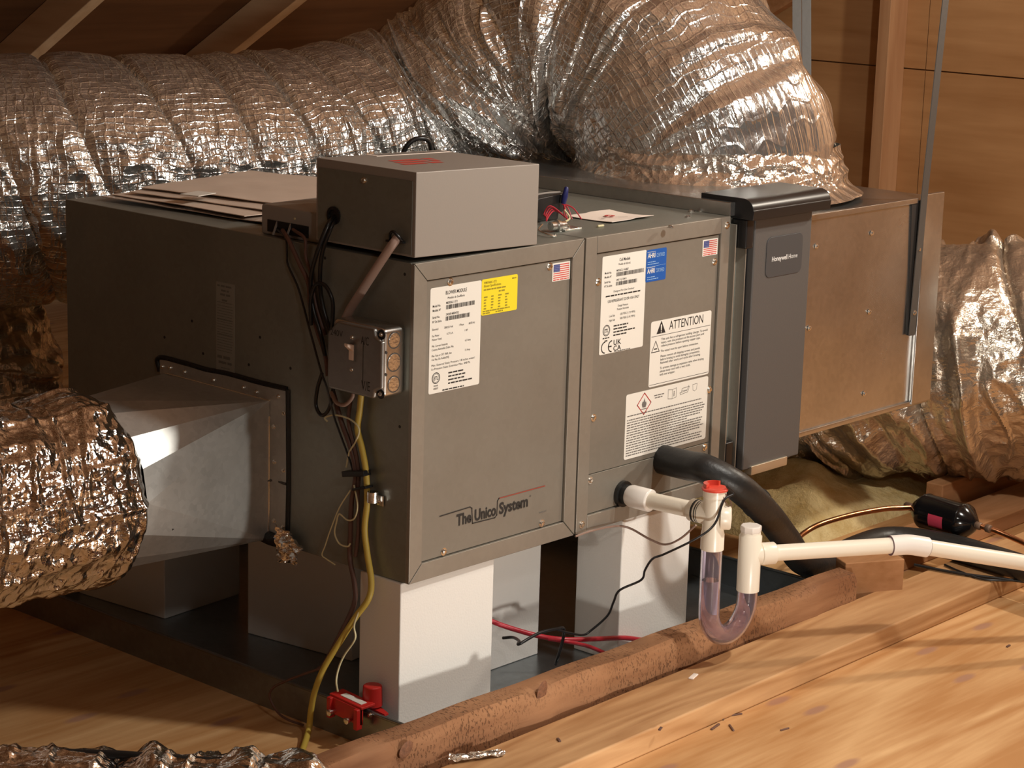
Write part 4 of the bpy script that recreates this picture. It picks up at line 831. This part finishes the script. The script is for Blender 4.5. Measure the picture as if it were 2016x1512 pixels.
cable('white_wire', 'cream wire loop curling above the cable strap', WWIRE, .0014, side([(645, 830, -.012), (640, 822, -.014), (660, 817, -.016), (690, 826, -.018), (707, 845, -.018), (700, 870, -.016), (688, 890, -.015), (682, 920, -.012)]), 6)
cable('white_wire', 'cream wire curled in a loop below the silver clamp', WWIRE, .0013, side([(697, 955, -.016), (704, 995, -.018), (698, 1020, -.018), (684, 1024, -.018), (668, 1012, -.018), (662, 1030, -.018), (659, 1050, -.018), (668, 1070, -.018), (684, 1076, -.018), (690, 1070, -.016)]), 6)
cable('white_wire', 'slender cream wire dangling lowest left of the wire bundle', WWIRE, .0011, side([(690, 965, -.016), (668, 1000, -.018), (650, 1045, -.018), (640, 1075, -.018), (634, 1092, -.018), (642, 1100, -.016), (660, 1112, -.014)]), 6)
cable('taupe_cable', 'short taupe cable loop under the junction box', TAUPE, .003, side([(652, 772, -.02), (662, 792, -.022), (678, 797, -.022), (692, 785, -.02), (697, 770, -.016)]))
cable('white_wire', 'cream wire leading down to the red float switch', WWIRE, .0016, side([(706, 1205, -.035), (697, 1232, -.04), (699, 1258, -.045), (678, 1290, -.05), (667, 1315, -.055), (662, 1340, -.06), (665, 1362, -.062)]), 6)
cable('brown_wire', 'thin brown wire looping over the drain pan rim to the floor', BWIRE, .002, side([(628, 1317, -.062), (595, 1328, -.064), (560, 1342, -.066), (538, 1354, -.068), (531, 1372, -.07), (545, 1400, -.07), (565, 1416, -.072)])+[onz(598, 1428, FL+.003)], 6)
for nm, lab, pts, rr in (('cable_tie', 'black strap around the cable bundle above silver clamp', [(680, 932), (723, 931)], .0042), ('cable_tie', 'thin black tie below the wider strap on the cables', [(700, 963), (727, 958)], .002)):
    a, b = [onx(*p_, -.014) for p_ in pts]; mb = MB().bar(a, b, .016, rr*2, up=(0, 0, 1)); tag(mb.build('cable_tie', BLK, bevel=.001), lab, 'cable tie')
CL = thing('cable_clamp', 'small silver cable clamp screwed to the blower side', 'clamp', (0, .08, .11))
a = onx(726, 980, -.02); b = onx(748, 985, -.002)
MB().lathe((a[0]+.008, a[1], a[2]-.008), (0, 0, 1), [(0, .0085), (.016, .0085), (.016, .0072), (0, .0072)], 16).build('saddle', BRIGHT, CL, smooth=True); MB().box(-.004, -.001, b[1]-.008, a[1], b[2]-.008, b[2]+.008).build('tab', BRIGHT, CL, bevel=.001, seg=1); screw(CL, (-.004, b[1]+.002, b[2]), (-1, 0, 0), .004)

# ------------------------------------------------------------------ red float switch on the pan edge
FS = thing('float_switch', 'red plastic float switch clipped over the drain pan rim', 'float switch', (-.05, .06, -.22))
e1 = Vector((0.05, -1, 0)).normalized(); sl = Vector((.25, 0, -1)).normalized()
A = Vector(onx(652, 1372, -.058)); B = Vector(onx(712, 1400, -.058)); ex = (B-A); Lx = ex.length; ex.normalize(); dn = Vector((0, 0, -1)); out = ex.cross(dn).normalized()
if out.x > 0: out = -out
mb = MB(); c = (A+B)/2+dn*.010; mb.obox(c, ex, dn, out, Lx/2, .013, .004); mb.build('body', REDP, FS, bevel=.0015)
for s in (-1, 1): MB().obox((A+B)/2+ex*s*(Lx/2-.004)+dn*.013+out*.004, ex, dn, out, .004, .016, .006).build('clamp_leg', REDP, FS, bevel=.0015)
MB().obox((A+B)/2-dn*.004-out*.012, ex, out, dn, Lx/2+.002, .014, .002).build('top_plate', REDP, FS, bevel=.001)
MB().obox((A+B)/2-dn*.0065-out*.011+ex*.004, ex, out, dn, .022, .006, .0004).build('sticker', WHITE, FS)
for s in (-.6, .55):
    p = (A+B)/2+ex*s*Lx/2+dn*.016+out*.004; MB().lathe(p, tuple(out), [(0, .0035), (.010, .0035), (.010, .0052), (.014, .0052), (.015, .0035)], 12).build('thumb_screw', SCREW, FS, smooth=True)
fp_ = Vector(onx(733, 1388, -.022)); MB().lathe(fp_, (0, 0, 1), [(0, .0155), (.03, .0145), (.0315, .013)], 20).build('float_cup', REDP, FS, bevel=.001)
mb = MB().plate([(-.018, -.010), (.030, -.004), (.030, .004), (-.018, .014)], lambda u, v, t: tuple(fp_+ex*u-out*v+Vector((0, 0, -.002-.15*max(u, 0)+t))), 0, .003); mb.build('arm', REDP, FS)
MB().lathe(B+dn*.006+ex*.008-out*.006, tuple(-out), [(0, .002), (.004, .004), (.008, .002)], 10).build('pivot_pin', SCREW, FS, smooth=True)

# ------------------------------------------------------------------ condensate drain
DX, DZ, TY = .495, .045, -.181
DP = thing('condensate_drain', 'white PVC drain line with clear violet U-trap and red capped tee', 'pipe', (.6, -.2, -.17))
MB().lathe((DX, .008, DZ), (0, -1, 0), [(0, .0215), (.010, .0215), (.010, .0165), (.022, .0165)], 24).build('wall_gasket', RUB, DP, smooth=True)
MB().lathe((DX, -.012, DZ), (0, -1, 0), [(0, .0165), (.006, .0185), (.042, .0185), (.044, .0165)], 28).build('coupling', PVCW, DP, smooth=True)
MB().cyl((DX, -.03, DZ), (DX, TY, DZ+.004), .0134, 28).build('pipe', PVC, DP, smooth=True)
mb = MB().lathe((DX, TY+.044, DZ+.003), (0, -1, 0), [(0, .0165), (.002, .0182), (.026, .0182), (.03, .017), (.046, .017)], 28); mb.build('tee_socket', PVC, DP, smooth=True)
mb = MB(); mb.lathe((DX, TY, -.008), (0, 0, 1), [(0, .0168), (.001, .0185), (.026, .0185), (.032, .0172), (.085, .0172), (.086, .0185), (.098, .0185)], 32); mb.build('tee_body', PVC, DP, smooth=True)
mb = MB().lathe((DX+.006, TY-.010, DZ), (.55, -.80, 0), [(0, .019), (.014, .0185), (.016, .016), (.017, 0.0001)], 28); mb.build('tee_boss', PVC, DP, smooth=True)
mb = MB(); fb = Vector((.55, -.80, 0)).normalized(); sd = Vector((.80, .55, 0)).normalized()
fbk = lambda u, v, t: tuple(Vector((DX+.006, TY-.010, DZ))+fb*(.0172+t)+sd*u+Vector((0, 0, v)))
pts = [(.0045*math.cos(2*PI*k/18), .012*math.sin(2*PI*k/18)) for k in range(19)]; stroke(mb, fbk, pts, .0007, .0003); mb.build('boss_mark', GREYINK, DP)
mb = MB()
for (u, w) in ((.0, .004), (.007, .002), (.011, .0012)):
    mb.lathe((DX, TY+.034-u, DZ+.003), (0, -1, 0), [(0, .01845), (w, .01845)], 28, cap=False)
mb.build('printed_bands', INK, DP)
MB().lathe((DX, TY, .089), (0, 0, 1), [(0, .0205), (.003, .0212), (.0045, .0195), (.0045, .012)], 28).build('cap_rim', REDCAP, DP, smooth=True)
MB().lathe((DX, TY, .0925), (0, 0, 1), [(0, .0115), (.0006, .0115)], 20).build('cap_recess', plain('cap_shadow', (.05, .01, .01), .5), DP)
mb = MB(); 
for k in range(13):
    a = math.radians(10+160*k/12); mb.v += [(DX+.0185*math.cos(a), TY+.0185*math.sin(a), .092), (DX+.0125*math.cos(a), TY+.0125*math.sin(a), .092), (DX+.0125*math.cos(a), TY+.0125*math.sin(a), .1015), (DX+.0185*math.cos(a), TY+.0185*math.sin(a), .100)]
for k in range(12):
    for j in range(4): mb.f.append((k*4+j, k*4+(j+1) % 4, k*4+4+(j+1) % 4, k*4+4+j))
mb.f += [(0, 1, 2, 3), (48, 49, 50, 51)]; mb.build('cap_lid', REDCAP, DP, smooth=True)
TX2 = .598; tp = [(DX, TY, -.002), (DX, TY, -.05), (DX, TY, -.1)]; rb = (TX2-DX)/2; zc = -.1
tp = [(DX, TY, z) for z in (-.004, -.04, -.07, -.095)]+[(DX+rb-rb*math.cos(a), TY, -.108-rb*math.sin(a)) for a in np.linspace(.2, PI-.2, 11)]+[(TX2, TY, z) for z in (-.095, -.08, -.06)]
mb = MB().tube(tp, .0167, 28, 4); hole = MB().tube(tp, .0138, 28, 4); bb = len(mb.v); mb.f = mb.f[:-2]; mb.v += hole.v; mb.f += [tuple(i_+bb for i_ in q_[::-1]) for q_ in hole.f[:-2]]; mb.uv = np.zeros((len(mb.v), 2)); nr = len(hole.v)//28
mb.f += [(k_, bb+k_, bb+(k_+1) % 28, (k_+1) % 28) for k_ in range(28)]+[((nr-1)*28+k_, (nr-1)*28+(k_+1) % 28, bb+(nr-1)*28+(k_+1) % 28, bb+(nr-1)*28+k_) for k_ in range(28)]
mb.build('clear_trap', CLEAR, DP, smooth=True, angle=180)
wp_ = [(DX, TY, -.058), (DX, TY, -.08)]+tp[3:]; mb = MB().tube(wp_, .0135, 28, 4); mb.build('trap_water', WATER, DP, smooth=True, angle=180)
mb = MB().lathe((TX2, TY, -.098), (0, 0, 1), [(0, .0185), (.092, .0185), (.094, .0165), (.098, .016)], 32); mb.build('cleanout_tee', PVC, DP, smooth=True)
mb = MB().lathe((TX2, TY, -.001), (0, 0, 1), [(0, .0165), (.003, .0168), (.004, .0175), (.011, .0175), (.0125, .016)], 8); mb.build('cleanout_plug', PVCW, DP, bevel=.0008, seg=1)
PE = Vector((.84, -.328, -.038)); PS = Vector((TX2, TY, -.038)); P2 = Vector((1.03, -.437, -.085)); d1 = (PE-PS).normalized(); d2 = (P2-PE).normalized()
MB().lathe(tuple(PS), tuple(d1), [(0, .0165), (.018, .0165), (.019, .0182), (.042, .0182), (.044, .0165)], 28).build('branch_socket', PVC, DP, smooth=True)
MB().cyl(PS+d1*.03, PE-d1*.02, .0134, 28).build('pipe', PVC, DP, smooth=True)
mb = MB().tube([PE-d1*.034, PE-d1*.018, PE-d1*.006, PE+d2*.006, PE+d2*.018, PE+d2*.034], .0168, 28, 3); mb.build('elbow', PVCW, DP, smooth=True)
for p_, d_ in ((PE-d1*.0345, d1), (PE+d2*.0335, d2)): MB().lathe(tuple(p_), tuple(d_), [(0, .0166), (.0012, .0166)], 28).build('solvent_ring', plain('primer_ring', (.16, .09, .11), .5), DP)
MB().cyl(PE+d2*.02, PE+d2*.8, .0134, 28).build('pipe', PVC, DP, smooth=True)
# wires near the trap
cable('black_wire', 'black wire from the red tee cap winding down to the drain pan', BLK, .0019, [(.499, -.20, .098), (.512, -.205, .085), ony(1425, 985, -.20), ony(1408, 1030, -.20), ony(1375, 1058, -.19), ony(1310, 1090, -.15), ony(1285, 1100, -.12), ony(1270, 1122, -.10), ony(1262, 1142, -.08), ony(1220, 1162, -.055), ony(1208, 1185, -.045), ony(1196, 1212, -.03), ony(1165, 1240, -.012), ony(1148, 1250, -.008), ony(1120, 1246, -.004), ony(1098, 1240, .0)], 8)
cable('wire_loop', 'thin wire twist tie hanging beside the red tee cap', BWIRE, .001, [ony(1418, 962, -.19), ony(1430, 975, -.2), ony(1440, 992, -.2), ony(1436, 998, -.2), ony(1426, 985, -.2), ony(1420, 965, -.195)], 6)
cable('grey_wire', 'thin grey wire sagging from the coil module corner to the drain tee', TAUPE, .0018, [ony(1133, 1056, -.006), ony(1165, 1045, -.008), ony(1210, 1036, -.01), ony(1240, 1040, -.02), ony(1280, 1062, -.06), ony(1310, 1072, -.09), ony(1340, 1060, -.13), ony(1370, 1034, -.165)], 6)
cable('red_tubing', 'red tubing lying in the drain pan between the foam blocks', PEXR, .0042, [ony(960, 1220, .1), ony(1000, 1235, .08), ony(1060, 1252, .05), ony(1110, 1259, .02), ony(1170, 1258, .0), ony(1230, 1256, -.003), ony(1275, 1262, -.006)], 10, 'tubing')
cable('red_tubing', 'lower red tubing dipping beneath the other one in the pan', PEXR, .0032, [ony(1080, 1258, .03), ony(1120, 1264, 0), ony(1160, 1273, 0), ony(1200, 1290, -.004)], 10, 'tubing')
cable('black_cable', 'black cable loop with stripped tip standing in the drain pan', BLK, .0025, [ony(990, 1256, .08), ony(1010, 1255, .06), ony(1022, 1262, .03), ony(1022, 1268, .01), ony(1060, 1247, .005), ony(1095, 1238, 0), ony(1110, 1238, 0), ony(1108, 1260, 0), ony(1098, 1295, 0), ony(1094, 1308, .01)], 8)
# insulated suction line, copper line, filter drier
SL = thing('suction_line', 'thick black foam-insulated refrigerant line curving from coil module down to the floor', 'pipe', (.75, -.1, FL))
spts = [(.598, .008, .084), (.598, -.05, .084), onx(1392, 925, .60), onz(1455, 960, .055), onz(1508, 1010, -.005), onz(1548, 1062, -.08), onz(1580, 1105, -.15), onz(1625, 1112, -.183), onz(1680, 1082, -.188), onz(1750, 1062, -.188), onz(1850, 1072, -.188), onz(1950, 1098, -.186), onz(2050, 1130, -.186), onz(2200, 1180, -.186)]
MB().tube(spts, .0245, 24, 8).build('foam_sleeve', RUB, SL, smooth=True, angle=180)
p_ = Vector(onz(1488, 988, .02)); q_ = Vector(onz(1500, 1001, .006)); MB().lathe(tuple(p_), tuple((q_-p_)), [(0, .0262), (.006, .0262)], 24).build('zip_tie', GLOSSBLK, SL, smooth=True); MB().obox(p_+Vector((-.018, -.012, .018)), (1, 0, 0), (0, 1, 0), (0, 0, 1), .004, .004, .003).build('tie_head', GLOSSBLK, SL)
FDR = thing('filter_drier', 'glossy black liquid line filter drier with pink sticker joined to copper tube', 'filter drier', (1.38, -.08, -.18))
f0, f1 = Vector(onz(1800, 1000, -.15)), Vector(onz(1922, 1034, -.15)); fa = (f1-f0); fl = fa.length
MB().lathe(tuple(f0), tuple(fa), [(0, .008), (fl*.03, .017), (fl*.16, .0335), (fl*.2, .0355), (fl*.24, .034), (fl*.76, .034), (fl*.8, .0355), (fl*.84, .0335), (fl*.97, .015), (fl, .008)], 36).build('shell', GLOSSBLK, FDR, smooth=True)
cview = (Vector(CPOS)-(f0+f1)/2).normalized(); fan_ = fa.normalized(); side_ = (cview-fan_*cview.dot(fan_)).normalized(); sd2 = fan_.cross(side_)
if sd2.z > 0: sd2 = -sd2
mb = MB()
for i in range(7):
    a = math.radians(5+42*i/6); nrm = side_*math.cos(a)+sd2*math.sin(a)
    for t in (.40, .63): mb.v.append(tuple(f0+fan_*fl*t+nrm*.0346))
for i in range(6): mb.f.append((i*2, i*2+1, i*2+3, i*2+2))
mb.build('sticker', PINK, FDR, smooth=True)
MB().tube([onz(1560, 1070, -.17), onz(1585, 1048, -.165), onz(1620, 1030, -.155), onz(1680, 1013, -.15), onz(1740, 1002, -.148), onz(1775, 1000, -.149), tuple(f0-fan_*.005)], .0052, 12, 6).build('copper_tube', COPPER, FDR, smooth=True, angle=180)
MB().tube([tuple(f1), tuple(f1+fan_*.02), onz(1960, 1045, -.152), onz(2000, 1062, -.155), onz(2060, 1090, -.155), onz(2200, 1160, -.155)], .0052, 12, 6).build('copper_tube', COPPER, FDR, smooth=True, angle=180)
for a, b, rr in ((f0-fan_*.022, f0+fan_*.004, .0078), (f1-fan_*.004, f1+fan_*.012, .0075), (f1+fan_*.022, f1+fan_*.034, .0078)): MB().lathe(tuple(a), tuple(b-a), [(0, .006), (.002, rr), ((b-a).length-.002, rr), ((b-a).length, .006)], 14).build('brazed_fitting', BRAZE, FDR, smooth=True)
cable('black_wire', 'pair of thin black wires trailing on the flat board under the white pipe', BLK, .003, [onz(1800, 1112, BT+.004), onz(1850, 1122, BT+.004), onz(1910, 1132, BT+.004), onz(2016, 1145, BT+.004), onz(2120, 1160, BT+.004)], 8)
cable('black_wire', 'lower black wire bowing out on the flat board below the white pipe', BLK, .0022, [onz(1860, 1112, BT+.003), onz(1890, 1125, BT+.003), onz(1940, 1141, BT+.003), onz(2016, 1143, BT+.003), onz(2100, 1146, BT+.003)], 8)
# small litter on the boards
for i, (px, py, L_, w_, z, a) in enumerate(((1365, 1333, .012, .004, BT, .3), (1450, 1408, .010, .0015, FL, -.4), (1425, 1415, .008, .0012, FL, .5), (1408, 1432, .014, .002, FL, .2), (1440, 1434, .012, .0016, FL, .9), (1300, 1436, .006, .002, BT, .4), (1100, 1458, .006, .002, BT, 1.0), (1545, 1437, .009, .0012, FL, -.2), (1985, 1273, .006, .002, FL, .1))):
    p = onz(px, py, z); tag(MB().obox((p[0], p[1], z+.0012), (math.cos(a), math.sin(a), 0), (-math.sin(a), math.cos(a), 0), (0, 0, 1), L_, w_, .0012).build('wood_chip', PAPERW if i == 0 else BWIRE, bevel=.0005, seg=1), 'pale wood chip on the flat board' if i == 0 else 'tiny dark wood splinter scattered on the bare boards in front', 'wood chip', 'wood splinters on the boards')
p = onz(1250, 1462, FL); mb = MB().tube([(p[0], p[1], FL+.0008), (p[0]+.003, p[1]+.004, FL+.012), (p[0]-.002, p[1]+.006, FL+.024), (p[0]+.001, p[1]+.008, FL+.036)], .0022, 6); tag(mb.build('wood_shaving', BOARD, smooth=True), 'curled pale wood shaving standing on the plywood by the board edge', 'shaving')
